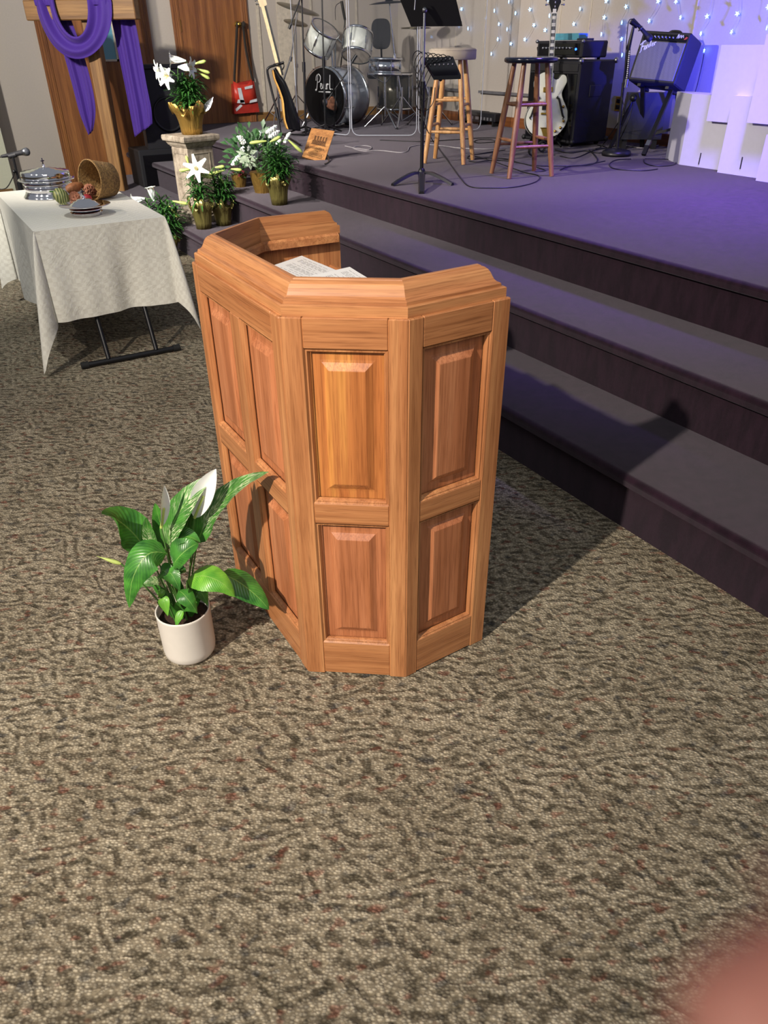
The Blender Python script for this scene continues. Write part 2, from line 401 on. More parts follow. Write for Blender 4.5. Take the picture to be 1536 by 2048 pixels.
# ------------------------------------------------------------------ the oak lectern
LX, LY = .615, 1.753
lec = thing('lectern', 'waist-high oak lectern with raised panels and moulded rim on the beige carpet', 'lectern', (LX, LY, 0))
HT = 1.05
half = [(1.131, 1.312), (.843, 1.301), (.615, 1.468)]
out = half + [(x, 2 * LY - y) for x, y in half[::-1]]                 # open plan, right wing round to left wing
def offset_path(P, o):
    """inward offset of the open plan"""
    N = len(P); R = []
    cx = Vector((1.0, LY))
    for i in range(N):
        ds = []
        if i > 0: ds.append((Vector(P[i]) - Vector(P[i - 1])).normalized())
        if i < N - 1: ds.append((Vector(P[i + 1]) - Vector(P[i])).normalized())
        ns = [Vector((d.y, -d.x)) for d in ds]                        # candidates
        ns = [n if n.dot(cx - Vector(P[i])) > 0 else -n for n in ns]
        n = sum(ns, Vector((0, 0))).normalized(); k = o / max(.3, n.dot(ns[0]))
        R.append(Vector(P[i]) + n * k)
    return R
TH = .042
def face_frame(P0, P1, left_w, right_w, mids, openings, mat_panel, flip=False):
    """one flat side from P0 to P1 (as seen from outside, left to right); local x runs along it, local y points inward"""
    A = Vector((P0[0], P0[1], 0)); B = Vector((P1[0], P1[1], 0)); t = (B - A).normalized(); L = (B - A).length
    n = Vector((-t.y, t.x, 0)); c = Vector((1.0, LY, 0))
    if n.dot(c - A) < 0: n = -n
    Mx = Matrix((t, n, Vector((0, 0, 1)))).transposed().to_4x4(); Mx.translation = A - Vector((LX, LY, 0))
    loc = Mx
    def part(mb, name, mat): return mb.build(name, mat, lec, world=False, local=loc)
    part(MB().box((0.0, 0, 0), (left_w, TH, HT), None, .0025), 'stile', M['oak_z'])
    part(MB().box((L - right_w, 0, 0), (L, TH, HT), None, .0025), 'stile', M['oak_z'])
    for a, b_ in mids: part(MB().box((a, .0006, .12), (b_, TH, .98), None, .002), 'mid_stile', M['oak_z'])
    for z0, z1 in ((0.004, .12), (.98, HT)): part(MB().box((left_w, .0006, z0), (L - right_w, TH, z1), None, .002), 'rail', M['oak_x'])
    for x0, x1 in openings: part(MB().box((x0, .0010, .52), (x1, TH, .58), None, .002), 'lock_rail', M['oak_x'])
    for k, (x0, x1) in enumerate(openings):
        for z0, z1 in ((.58, .98), (.12, .52)):
            mb = MB()
            # sticking moulding round the opening: ogee stepping down to the panel
            prof = [(0, .001), (.003, .0045), (.006, .0045), (.009, .009), (.0105, .013), (.0105, .016)]
            rings = [[(x0 + o, y, z0 + o), (x1 - o, y, z0 + o), (x1 - o, y, z1 - o), (x0 + o, y, z1 - o)] for o, y in prof]
            mb.loft(rings, True, False, False); part(mb, 'panel_moulding', M['oak_z'])
            mb = MB(); rg = []
            for o, y in ((.0100, .019), (.030, .0185), (.036, .0175), (.050, .009), (.0525, .0075), (.054, .0072)):
                rg.append([(x0 + o, y, z0 + o), (x1 - o, y, z0 + o), (x1 - o, y, z1 - o), (x0 + o, y, z1 - o)])
            mb.loft(rg, True, False, False); mb.add(rg[-1], [(0, 1, 2, 3)])
            mb.box((x0 + .002, .021, z0 + .002), (x1 - .002, .03, z1 - .002))
            part(mb, 'raised_panel', M[mat_panel[(k * 2 + (0 if z0 > .5 else 1)) % len(mat_panel)]])
R_, F_ = 'oak_red', 'oak_red_gold'
face_frame(out[2], out[1], .050, .045, [], [(.050, .2376)], [F_, R_])
face_frame(out[1], out[0], .040, .052, [], [(.040, .2362)], [R_, R_])
face_frame(out[3], out[2], .035, .048, [(.255, .315)], [(.035, .255), (.315, .522)], [R_, R_, R_, R_])
face_frame(out[4], out[3], .045, .050, [], [(.045, .2326)], [R_, R_])
face_frame(out[5], out[4], .052, .040, [], [(.052, .2482)], [R_, R_])
# moulded rim: stacked rings follow the open plan and return round both ends
def ring(o, z, ti=.068, e=None):
    e = o if e is None else e
    P = offset_path(out, o); Q = offset_path(out, ti)
    P[0].x = out[0][0] - e; P[-1].x = out[-1][0] - e; Q[0].x = P[0].x; Q[-1].x = P[-1].x
    return [(p.x, p.y, z) for p in P] + [(q.x, q.y, z) for q in Q[::-1]]
prof = [(.009, HT), (.009, HT + .022), (.012, HT + .0245), (.018, HT + .0245), (.0185, HT + .031), (.021, HT + .033), (.026, HT + .035), (.030, HT + .039), (.0335, HT + .046), (.0365, HT + .054), (.041, HT + .061), (.047, HT + .066), (.0525, HT + .0675), (.0535, HT + .0695), (.056, HT + .0705)]
rs = [ring(o, z, .064) for o, z in prof]; n = len(rs[0]); h = n // 2
for k in range(h - 1):
    A = Vector((out[k][0], out[k][1], 0)); B = Vector((out[k + 1][0], out[k + 1][1], 0)); t_ = (B - A).normalized()
    Mx = Matrix((t_, Vector((-t_.y, t_.x, 0)), Vector((0, 0, 1)))).transposed().to_4x4(); Mx.translation = A - Vector((LX, LY, 0)); inv = (Matrix.Translation((LX, LY, 0)) @ Mx).inverted()
    mb = MB(); q_ = lambda i, a: inv @ Vector(rs[i][a])
    e0, e1 = n - 1 - k, n - 2 - k
    for a, b_ in ((k, k + 1), (e1, e0)):
        for i in range(len(rs) - 1): mb.add([q_(i, a), q_(i, b_), q_(i + 1, b_), q_(i + 1, a)], [(0, 1, 2, 3)])
    L_ = len(rs) - 1; mb.add([q_(L_, k), q_(L_, k + 1), q_(L_, e1), q_(L_, e0)], [(0, 1, 2, 3)])
    for cond, a, b_ in ((k == 0, k, e0), (k == h - 2, k + 1, e1)):
        if cond:
            for i in range(len(rs) - 1): mb.add([q_(i, a), q_(i, b_), q_(i + 1, b_), q_(i + 1, a)], [(0, 1, 2, 3)])
    mb.build('cap_moulding', M['oak_x'], lec, world=False, local=Mx)
mb = MB(); r0 = ring(.060, HT - .022, .078, .02); r1 = ring(.060, HT - .002, .078, .02); r2 = ring(.060, HT + .004, .070, .02)
mb.loft([r0, r1, r2], True, False, False); mb.build('inner_moulding', M['oak_y'], lec)
# inner lining so the far side reads as a solid board from inside
mb = MB(); P = offset_path(out, .040); Q = offset_path(out, .050)
P[0].x = Q[0].x = P[-1].x = Q[-1].x = 1.128
rr = lambda z: [(p.x, p.y, z) for p in P] + [(q.x, q.y, z) for q in Q[::-1]]
mb.loft([rr(.02), rr(HT)], True, True, False); mb.build('lining_board', M['oak_z'], lec)
# reading desk: sloping board inside with a raised ledge on the speaker's side
def desk_z(x): return 1.035 - (x - .66) * .235
mb = MB(); Q = offset_path(out, .051); xe = 1.085
poly = [(xe, Q[0].y)] + [(q.x, q.y) for q in Q[1:-1]] + [(xe, Q[-1].y)]
mb.add([(x, y, desk_z(x)) for x, y in poly] + [(x, y, desk_z(x) - .02) for x, y in poly], [tuple(range(6)), tuple(range(11, 5, -1))] + [(i, i + 6, (i + 1) % 6 + 6, (i + 1) % 6) for i in range(6)])
mb.build('reading_desk', M['oak_y'], lec)
mb = MB(); mb.box((xe - .002, Q[0].y, desk_z(xe) - .02), (xe + .016, Q[-1].y, desk_z(xe) + .022), None, .004); mb.build('book_ledge', M['oak_y'], lec)
# papers on the reading desk
def paper(name, cx, cy, w, h, rot, lift, label, lines, group=None):
    t = thing(name, label, 'paper', (cx, cy, desk_z(cx) + .0006 + lift), 0, group, rot=(0, math.atan(.235), rot))
    q = [(-w / 2, -h / 2), (w / 2, -h / 2), (w / 2, h / 2), (-w / 2, h / 2)]
    P = []
    for i in range(7):
        P.append([(-w / 2 + w * j / 6, -h / 2 + h * i / 6, .0009 * math.sin(j * 1.1 + i * .7) + .001) for j in range(7)])
    MB().grid(P).build('sheet', M['paper'], t, world=False)
    mb = MB(); r = random.Random(len(name) + int(cx * 1000))
    for k, (a, b_) in enumerate(lines):
        y = h / 2 - .02 - k * .0062
        x = -w / 2 + .02 + a * w
        while x < -w / 2 + .02 + b_ * (w - .04):
            l = r.uniform(.005, .015); mb.box((x, y, .0021), (min(x + l, w / 2 - .012), y + .0011, .0022)); x += l + .005
    mb.build('print', M['ink'], t, world=False)
    return t
t = NT('paper'); t.set(Base_Color=srgb('e6e6e4'), Roughness=.8); M['paper'] = t.m
t = NT('paper_cream'); t.set(Base_Color=srgb('dedfd2'), Roughness=.7); M['paper_cream'] = t.m
t = NT('ink'); t.set(Base_Color=srgb('66666c'), Roughness=.7); M['ink'] = t.m
L1 = [(.0, .5), (0, 0), (0, .9), (0, .8), (0, .9), (0, .85), (0, 0), (.1, .4), (0, 0)] * 4
paper('sheet_music', .905, 1.955, .216, .28, math.radians(-62), .001, 'larger white printed sheet lying furthest from the viewer on the lectern desk', L1)
paper('printed_sheet', .93, 1.80, .216, .28, math.radians(-78), .003, 'white printed page overlapping the other sheets on the lectern desk', L1)
paper('bulletin', .985, 1.735, .14, .22, math.radians(-82), .006, 'small cream folded bulletin with rounded corners at the front of the lectern desk', [(0, .6), (.2, .5), (0, .9), (0, .9), (0, .7)] * 4)
# ------------------------------------------------------------------ leaf and flower helpers
def leaf_strip(mb, P, width, nrm, cup=.25, nx=4, prof=None, ripple=0.0):
    """P: centre-line points; width profile closes at both ends; nrm: rough upward normal of the blade"""
    n = len(P); rows = []
    P = [Vector(p) for p in P]; nrm = Vector(nrm)
    for i, p in enumerate(P):
        t = (P[min(i + 1, n - 1)] - P[max(i - 1, 0)]).normalized()
        sd = t.cross(nrm); sd = sd.normalized() if sd.length > 1e-5 else Vector((1, 0, 0)); up = sd.cross(t)
        v = i / (n - 1)
        w = width * (prof(v) if prof else max(.02, math.sin(PI * min(1, v ** .85)) ** .8)) / 2
        row = []
        for j in range(nx + 1):
            q = (j / nx - .5) * 2
            row.append(p + sd * (w * q) + up * (cup * w * (q * q) + ripple * w * math.sin(v * 40) * abs(q)))
        rows.append(row)
    mb.grid(rows); return mb
def leafmat(name, dark, light, veins=20, varieg=0.0):
    t = NT(name); tc = t.node('ShaderNodeTexCoord'); sp = t.node('ShaderNodeSeparateXYZ'); t.put(sp.inputs[0], tc.outputs['UV'])
    f = t.math('ABSOLUTE', t.math('SUBTRACT', sp.outputs[0], .5))
    ph = t.math('SUBTRACT', sp.outputs[1], t.math('MULTIPLY', f, .55))
    w = t.math('SINE', t.math('MULTIPLY', ph, veins * 2 * PI))
    n = t.noise(t.co((9, 9, 9)), 3, 2)
    c = t.ramp(n, [(.3, srgb(dark)), (.7, srgb(light))])
    c = t.mix(c, (1.7, 1.6, 1.2, 1), t.ramp(w, [(.6, G0), (1, (.6, .6, .6, 1))]), 'MULTIPLY')
    mid = t.ramp(f, [(.010, G1), (.022, G0)]); c = t.mix(c, srgb('8fb55e'), t.math('MULTIPLY', mid, .6))
    if varieg:
        cb = t.node('ShaderNodeCombineXYZ'); t.put(cb.inputs[0], t.math('MULTIPLY', f, 9)); t.put(cb.inputs[1], t.math('MULTIPLY', ph, 62)); t.put(cb.inputs[2], n)
        st = t.noise(cb.outputs[0], 1.0, 1.5); big = t.noise(t.co((7, 7, 7)), 1.6, 1)
        mask = t.math('MULTIPLY', t.ramp(st, [(.50, G0), (.60, G1)]), t.ramp(big, [(.42, G0), (.6, G1)]))
        c = t.mix(c, srgb('dfe6bf'), t.math('MULTIPLY', mask, varieg))
    t.set(Base_Color=c, Roughness=.33, Specular_IOR_Level=.5, Subsurface_Weight=.12, Subsurface_Radius=(.004, .008, .002)); t.b.inputs['Subsurface Scale'].default_value = 1
    t.bump(w, .18, .002); return t.m
M['pl_leaf'] = leafmat('glossy_leaf', '23561e', '4a8c34', 15); M['pl_varieg'] = leafmat('streaked_leaf', '2a5a22', '4e8a38', 20, .95)
M['pl_light'] = leafmat('light_leaf', '4f8f2e', '7ab540')
M['lily_leaf'] = leafmat('lily_leaf', '1e4420', '3a6e30', 2); M['stem'] = plain('stem_green', '4f7a38', .5)
M['hyd_leaf'] = leafmat('broad_leaf', '24482a', '456b42', 8); M['ivy'] = leafmat('ivy_leaf', '7d8f7c', 'a9b8a4', 5)
M['petal'] = plain('white_petal', 'e6e8e4', .5, 0, .02, 0, 30, Subsurface_Weight=.15); M['bud'] = plain('green_bud', 'b4c56c', .45, 0, .08)
M['anther'] = plain('yellow_anther', 'c9b13a', .6); M['soil'] = plain('potting_soil', '2e1c12', .95, 0, .3, .9, 120)
M['ceramic'] = plain('white_ceramic', 'e2ddd4', .32, 0, .01)
def foilmat(name, c):
    t = NT(name); v = t.co((60, 60, 9)); n = t.noise(v, 1, 3, .6); t.set(Base_Color=srgb(c), Metallic=.8, Roughness=.3); t.bump(n, .9, .012); return t.m
M['gold_foil'] = foilmat('gold_foil', 'b8944e'); M['olive_foil'] = foilmat('olive_foil', 'a39a5c'); M['silver_foil'] = foilmat('silver_foil', 'b8bcc4')
# ------------------------------------------------------------------ peace lily in its white pot
pc = Vector((.352, 1.738, 0))
pot = thing('peace_lily', 'peace lily in a white pot on the carpet against the lectern', 'potted plant', pc)
mb = MB(); mb.lathe([(.060, 0), (.069, .003), (.0745, .012), (.0765, .03), (.0775, .157), (.0785, .163), (.0765, .166), (.0735, .163), (.0725, .15), (.071, .128), (.002, .128)], 48, T(*pc)); mb.build('pot', M['ceramic'], pot)
mb = MB(); r = random.Random(3)
mb.lathe([(.072, .136), (.05, .141), (.02, .146), (.001, .147)], 24, T(*pc), True, True, lambda rr, z, a: rr * (1 + .05 * math.sin(7 * a)))
for k in range(60):
    a = r.uniform(0, 2 * PI); d = r.uniform(0, .066); s_ = r.uniform(.002, .005); mb.sphere((pc.x + d * math.cos(a), pc.y + d * math.sin(a), .142 + r.uniform(0, .004)), s_, 5)
mb.build('soil', M['soil'], pot)
def pxp(x, y, dd=0.0): return at(x, y, pc, dd)
def cr(x, y): return 180 + x * .2604, 920 + y * .2604
def broad(basec, tipc, w, dd0, dd1, lift, mat, nrm=None, cup=.3, mid=None, stalk=True, root=(0, 0), kind='leaf', n=14, tag=None):
    B = pxp(*cr(*basec), dd0); Tp = pxp(*cr(*tipc), dd1)
    if mid: m_ = pxp(*cr(*mid[:2]), mid[2]); P = smoothpath([B, B.lerp(m_, .5) + (m_ - (B + Tp) / 2) * .3, m_, m_.lerp(Tp, .55) + (m_ - (B + Tp) / 2) * .3, Tp], max(3, n // 4))
    else: P = bez(B, B.lerp(Tp, .33) + Vector((0, 0, lift)), B.lerp(Tp, .7) + Vector((0, 0, lift)), Tp, n)
    nr = Vector(nrm) if nrm else (-CF * .6 + Vector((0, 0, .8)))
    mb = MB(); leaf_strip(mb, P, w, nr, cup, 8, lambda v: max(.012, (math.sin(PI * v ** .75)) ** .75 * (1 - .35 * v ** 3)), .03)
    o = mb.build(kind, M[mat], pot)
    if tag: o['label'] = tag
    if stalk:
        R0 = pc + Vector((root[0], root[1], .135)); m0 = R0.lerp(B, .55) + Vector((0, 0, .03))
        mb = MB(); mb.tube(bez(R0, R0.lerp(m0, .6), m0, B, 8), [.0032 - .0012 * i / 8 for i in range(9)], 6); mb.build('leaf_stalk', M['stem'], o)
    return o
broad((440, 705), (90, 415), .108, .02, -.03, .05, 'pl_leaf', None, .25, (265, 500, .02), True, (-.02, 0))
broad((590, 670), (952, 112), .085, .02, .06, .02, 'pl_varieg', -CF + Vector((-.5, .1, .3)), .2, (700, 380, .02), True, (0, .01))
broad((825, 640), (1372, 92), .088, .03, -.02, .02, 'pl_varieg', -CF + Vector((.2, .3, .6)), .2, (1010, 320, .04), True, (.02, .01))
broad((590, 715), (300, 1135), .098, -.02, -.10, .09, 'pl_leaf', -CF + Vector((0, 0, .4)), -.2, (385, 790, -.07), True, (-.01, -.02))
broad((745, 925), (1112, 1052), .085, -.03, -.07, .05, 'pl_light', None, -.25, (935, 905, -.06), True, (.01, -.02))
broad((1010, 870), (1375, 1150), .082, .0, -.03, .03, 'pl_leaf', None, -.2, (1210, 985, -.01), True, (.02, .0))
broad((640, 800), (830, 640), .085, -.04, -.02, .03, 'pl_leaf', None, .35, (730, 700, -.04), True, (0, -.02))
broad((500, 730), (432, 440), .040, .03, .03, .0, 'pl_varieg', -CF, .3, (455, 570, .03), True, (-.01, .01))
broad((690, 680), (785, 370), .062, .06, .08, .0, 'pl_leaf', -CF, .3, (740, 520, .07), True, (.0, .03))
broad((600, 690), (500, 330), .05, .07, .09, .0, 'pl_leaf', -CF, .3, (545, 500, .08), True, (.0, .03))
broad((820, 620), (1000, 225), .06, .06, .08, .0, 'pl_leaf', -CF, .3, (880, 420, .07), True, (.01, .02))
broad((575, 955), (370, 985), .035, .04, .02, .02, 'pl_varieg', None, .2, None, True, (-.02, 0))
broad((600, 870), (690, 1010), .045, -.06, -.09, .03, 'pl_leaf', None, .3)
broad((560, 1060), (598, 1200), .032, -.055, -.075, .02, 'pl_light', None, .3, None, True, (-.03, -.02))
broad((680, 1000), (822, 1175), .050, -.05, -.085, .04, 'pl_leaf', None, -.3, (745, 1060, -.08), True, (0, -.02))
broad((715, 1160), (660, 1288), .024, -.05, -.07, .01, 'pl_light', None, .3, None, True, (0, -.03))
broad((720, 1150), (825, 1180), .034, -.05, -.07, .02, 'pl_leaf', None, .3)
broad((820, 1010), (905, 1120), .045, -.02, -.03, .03, 'pl_leaf', None, -.3, None, True, (.03, 0))
broad((610, 950), (740, 860), .055, -.03, -.02, .03, 'pl_leaf', None, .3)
broad((540, 860), (640, 960), .05, -.03, -.05, .03, 'pl_leaf', None, .2)
broad((640, 640), (850, 640), .055, .0, .0, .03, 'pl_leaf', None, .3, None, True)
broad((560, 1050), (520, 1030), .03, 0, 0, .01, 'pl_light', None, .2, None, True, (-.03, 0))
for a_, rr_ in ((.3, .03), (1.2, .028), (2.2, .03), (3.3, .03), (4.2, .026), (5.2, .03)):
    B = pc + Vector((rr_ * math.cos(a_), rr_ * math.sin(a_), .14)); Tp = B + Vector((.05 * math.cos(a_ + .4), .05 * math.sin(a_ + .4), .10))
    mb = MB(); leaf_strip(mb, bez(B, B + Vector((0, 0, .05)), B.lerp(Tp, .7) + Vector((0, 0, .02)), Tp, 8), .032, -CF, .3); mb.build('leaf', M['pl_leaf'], pot)
# white spathes with their spadix, one rolled bud
def spathe(basec, tipc, w, dd, nrm, root, rolled=False):
    B = pxp(*cr(*basec), dd); Tp = pxp(*cr(*tipc), dd); mb = MB()
    if rolled:
        P = [B.lerp(Tp, i / 8) for i in range(9)]; mb.tube(P, [w * (.35 + .65 * math.sin(PI * (i / 8) ** .8)) * (1 - i / 9) for i in range(9)], 8)
        o = mb.build('flower_bud', M['bud'], pot)
    else:
        leaf_strip(mb, bez(B, B.lerp(Tp, .4) + Vector(nrm) * .01, B.lerp(Tp, .75), Tp, 12), w, nrm, .55, 6)
        o = mb.build('spathe', M['petal'], pot)
        mb = MB(); mb.tube([B, B.lerp(Tp, .45) - Vector(nrm).normalized() * -.008], [.0045, .003], 8); mb.build('spadix', M['bud'], o)
    R0 = pc + Vector((root[0], root[1], .135)); mb = MB(); mb.tube(bez(R0, R0.lerp(B, .4) + Vector((0, 0, .02)), R0.lerp(B, .8) + Vector((0, 0, .01)), B, 8), .0024, 6); mb.build('flower_stalk', M['stem'], o)
spathe((548, 520), (568, 195), .030, -.01, -CF + Vector((.8, 0, 0)), (-.01, 0))
spathe((803, 445), (968, 68), .060, .035, -CF, (.01, 0))
spathe((238, 797), (50, 738), .009, -.03, -CF, (-.03, 0), True)
# ------------------------------------------------------------------ folding table and white cloth
TX0, TX1, TY0, TY1, TZ = .52, 1.20, 4.37, 5.78, .735
tb = thing('folding_table', 'folding table with black T-shaped legs under the white cloth', 'table', ((TX0 + TX1) / 2, (TY0 + TY1) / 2, 0))
MB().box((TX0 + .005, TY0 + .005, TZ - .03), (TX1 - .005, TY1 - .005, TZ - .003), None, .006).build('tabletop', M['white_plastic'], tb)
for yf, ya in ((4.29, 4.62), (5.44, 5.3)):
    mb = MB(); mb.tube([(.60, yf, .017), (1.13, yf, .017)], .0165, 12); f_ = mb.build('foot_bar', M['black'], tb)
    for x in (.60, 1.13): mb = MB(); mb.tube([(x - .02, yf, .018), (x + .02, yf, .018)], .021, 12); mb.build('foot_cap', M['rubber'], f_)
    for x in (.735, 1.01):
        mb = MB(); mb.tube([(x, yf, .03), (x, yf + (ya - yf) * .45, .36)], .013, 10); mb.tube([(x, yf + (ya - yf) * .42, .33), (x, ya, .705)], .0165, 10); mb.build('leg', M['black'], tb)
def clothmat():
    t = NT('damask_cloth'); tc = t.node('ShaderNodeTexCoord'); mp = t.node('ShaderNodeMapping'); t.put(mp.inputs[0], tc.outputs['UV']); mp.inputs['Scale'].default_value = (1, 1, 1)
    ck = t.node('ShaderNodeTexChecker'); t.put(ck.inputs['Vector'], mp.outputs[0]); ck.inputs['Scale'].default_value = 42
    cr_ = t.noise(t.co((3, 3, 3)), 3, 4, .6, 1.5)
    t.set(Base_Color=t.mix(srgb('d6d2c6'), srgb('dedbcf'), ck.outputs['Fac']), Roughness=t.math('MULTIPLY_ADD', ck.outputs['Fac'], .2, .6), Sheen_Weight=.1)
    t.bump(cr_, .22, .03); return t.m
M['cloth'] = clothmat()
def skirt_points():
    S_ = []   # (corner point, outward dir angle, max drop, straight?)
    dn, dr, df, dl = .475, .46, .30, .56       # overhangs: near, right, far, left
    def side(p, q, ang, d, n):
        for i in range(n): S_.append((Vector(p).lerp(Vector(q), i / n), ang, d, 0.0))
    def corner(p, a0, d0, d1, n=16):
        for i in range(n + 1):
            f = PI / 2 * i / n; L = min(d0 / max(math.cos(f), 1e-3), d1 / max(math.sin(f), 1e-3)); S_.append((Vector(p), a0 + f, L, math.sin(2 * f)))
    side((TX0, TY0), (TX1, TY0), -PI / 2, dn, 44); corner((TX1, TY0), -PI / 2, dn, dr)
    side((TX1, TY0), (TX1, TY1), 0, dr, 50); corner((TX1, TY1), 0, dr, df)
    side((TX1, TY1), (TX0, TY1), PI / 2, df, 30); corner((TX0, TY1), PI / 2, df, dl)
    side((TX0, TY1), (TX0, TY0), PI, dl, 50); corner((TX0, TY0), PI, dl, dn + .02)
    return S_
SK = skirt_points(); rows = []; nd = 22; uvs = []
s_acc = 0; prev = None; U = []
for p, a, L, c_ in SK:
    if prev is not None: s_acc += (p - prev[0]).length + abs(a - prev[1]) * .22 * (c_ > 0)
    prev = (p, a); U.append(s_acc)
for i in range(nd + 1):
    t_ = i / nd; row = []
    for k, (p, a, L, c_) in enumerate(SK):
        d = L * t_; s_ = U[k]
        wav = (.032 * math.sin(s_ * 9 + .6) * abs(math.sin(s_ * 4.5 + .3)) ** .5 + .011 * math.sin(s_ * 23 + 1) + .006 * math.sin(s_ * 41)) * min(1, t_ * 1.2)
        o_ = .006 + wav * (1 - c_) + .012 * t_ + ((.24 if p.x < .9 else .17) * c_ ** 1.3 * L * t_ ** .8)
        z = TZ - max(0, (d - .006)) * (1 - .5 * (.15 * c_) ** 2)
        row.append(Vector((p.x + math.cos(a) * o_, p.y + math.sin(a) * o_, max(z, .012) if i else TZ + .002)))
    rows.append(row + [row[0]])
mb = MB(); n_ = len(SK) + 1
vs = [q for r_ in rows for q in r_]; F = []; UV = []
UU = U + [U[-1] + .01]; LL = [x[2] for x in SK] + [SK[0][2]]
for i in range(nd):
    for j in range(n_ - 1):
        F.append((i * n_ + j, i * n_ + j + 1, (i + 1) * n_ + j + 1, (i + 1) * n_ + j))
        g = lambda i, j: (UU[j], LL[j] * i / nd); UV.append([g(i, j), g(i, j + 1), g(i + 1, j + 1), g(i + 1, j)])
mb.add(vs, F, True, None, UV)
top = []
for i in range(9): top.append([Vector((TX0 - .006 + (TX1 - TX0 + .012) * j / 6, TY0 - .006 + (TY1 - TY0 + .012) * i / 8, TZ + .002)) for j in range(7)])
b0 = len(mb.v); mb.add([q for r_ in top for q in r_], [(i * 7 + j, i * 7 + j + 1, (i + 1) * 7 + j + 1, (i + 1) * 7 + j) for i in range(8) for j in range(6)], True, None, [[(top[a][b].x, top[a][b].y) for a, b in ((i, j), (i, j + 1), (i + 1, j + 1), (i + 1, j))] for i in range(8) for j in range(6)])
solo(mb, 'tablecloth', M['cloth'], 'white checked damask cloth draped over the folding table', 'tablecloth', ((TX0 + TX1) / 2, (TY0 + TY1) / 2, 0))
CT = TZ + .0035
# ------------------------------------------------------------------ communion ware
def finial(mb, Mx, z):
    mb.lathe([(.012, z), (.006, z + .006), (.009, z + .012), (.003, z + .017)], 14, Mx)
    mb.box((-.0035, -.003, z + .015), (.0035, .003, z + .052), Mx, .001); mb.box((-.013, -.003, z + .032), (.013, .003, z + .039), Mx, .001)
cx, cy = .79, 5.42
mb = MB(); mb.lathe([(.002, 0), (.158, 0), (.160, .003), (.150, .012), (.140, .026), (.138, .032), (.002, .032)], 48, T(cx, cy, CT))
solo(mb, 'communion_stand', M['silver'], 'polished silver foot under the stack of communion trays', 'stand', (cx, cy, CT))
z = CT + .033
for k, (r_, lab) in enumerate(((.141, 'silver communion tray at the bottom of the stack on the white cloth'), (.144, 'silver communion tray in the middle of the stack on the white cloth'), (.166, 'widest-rimmed silver communion tray directly under the domed lid'))):
    mb = MB(); mb.lathe([(.002, 0), (.132, 0), (.136, .004), (.137, .016), (r_, .018), (r_ + .002, .021), (r_, .0235), (.134, .0225), (.130, .010), (.002, .009)], 48, T(cx, cy, z))
    solo(mb, 'communion_tray', M['silver'], lab, 'tray', (cx, cy, z), 'stacked silver communion trays'); z += .0245
lid = thing('communion_cover', 'silver lid topped by a small cross on the stack of trays', 'cover', (cx, cy, z))
mb = MB(); mb.lathe([(.143, 0), (.145, .002), (.145, .036), (.142, .041), (.112, .044), (.106, .048), (.078, .050), (.072, .054), (.044, .056), (.038, .061), (.016, .063), (.002, .064)], 48, T(cx, cy, z)); mb.build('lid', M['silver'], lid)
mb = MB(); finial(mb, T(cx, cy, z) @ rotm('Z', .5), .063); mb.build('finial', M['silver'], lid)
cx, cy = .85, 4.665; z = CT
for k, lab in enumerate(('lower of two small silver plates near the table front', 'upper of two small silver plates near the table front')):
    mb = MB(); mb.lathe([(.002, 0), (.074, 0), (.080, .003), (.083, .012), (.088, .0145), (.088, .017), (.080, .016), (.076, .006), (.002, .005)], 40, T(cx, cy, z))
    solo(mb, 'bread_plate', M['silver'], lab, 'plate', (cx, cy, z), 'small silver bread plates'); z += .0175
lid = thing('bread_plate_cover', 'wide-brimmed silver cover with a cross on the small plates', 'plate cover', (cx, cy, z))
mb = MB(); mb.lathe([(.080, 0), (.098, .012), (.136, .019), (.138, .021), (.134, .0225), (.090, .018), (.080, .020), (.072, .027), (.062, .031), (.058, .037), (.042, .041), (.038, .047), (.020, .050), (.002, .052)], 48, T(cx, cy, z), True, False); mb.build('cover', M['silver'], lid)
mb = MB(); finial(mb, T(cx, cy, z) @ rotm('Z', .5), .050); mb.build('finial', M['silver'], lid)
# basket on its side with gourds
t = NT('woven_straw'); v = t.co((1, 1, 1)); br = t.node('ShaderNodeTexBrick'); t.put(br.inputs['Vector'], t.co((16, 16, 16))); br.inputs['Scale'].default_value = 4
nz = t.noise(v, 90, 3, .7); t.set(Base_Color=t.ramp(nz, [(.3, srgb('5e4426')), (.55, srgb('94713f')), (.75, srgb('b59359'))]), Roughness=.75); t.bump(nz, 1.0, .01); M['straw'] = t.m
ax = Vector((-.90, -.38, .10)).normalized(); bq = Vector((1.065, 5.16, CT + .105))
Mb = Matrix.Translation(bq) @ ax.to_track_quat('Z', 'X').to_matrix().to_4x4()
bk = thing('wicker_basket', 'round woven straw basket lying on its side on the table', 'basket', (bq.x, bq.y, CT))
mb = MB(); wv = lambda r_, z_, a: r_ * (1 + .012 * math.sin(a * 22 + z_ * 260))
mb.lathe([(.002, -.075), (.085, -.075), (.096, -.066), (.104, 0), (.112, .07), (.115, .078), (.112, .080), (.107, .07), (.099, 0), (.090, -.06), (.002, -.066)], 66, Mb, True, True, wv); mb.build('basket_body', M['straw'], bk)
mb = MB()
for k in range(2):
    mb.tube([Mb @ Vector((.1135 * math.cos(a / 30 * PI * 2), .1135 * math.sin(a / 30 * PI * 2), .079 - k * .006)) for a in range(31)], .004, 6, None, False)
mb.build('rim', M['straw'], bk)
t = NT('striped_gourd'); wv_ = t.node('ShaderNodeTexWave'); t.put(wv_.inputs[0], t.co((1, 1, 1))); wv_.inputs['Scale'].default_value = 22; wv_.inputs['Distortion'].default_value = 3
t.set(Base_Color=t.ramp(wv_.outputs['Fac'], [(.3, srgb('4c5a2c')), (.7, srgb('9a9a62'))]), Roughness=.45); M['gourd_green'] = t.m
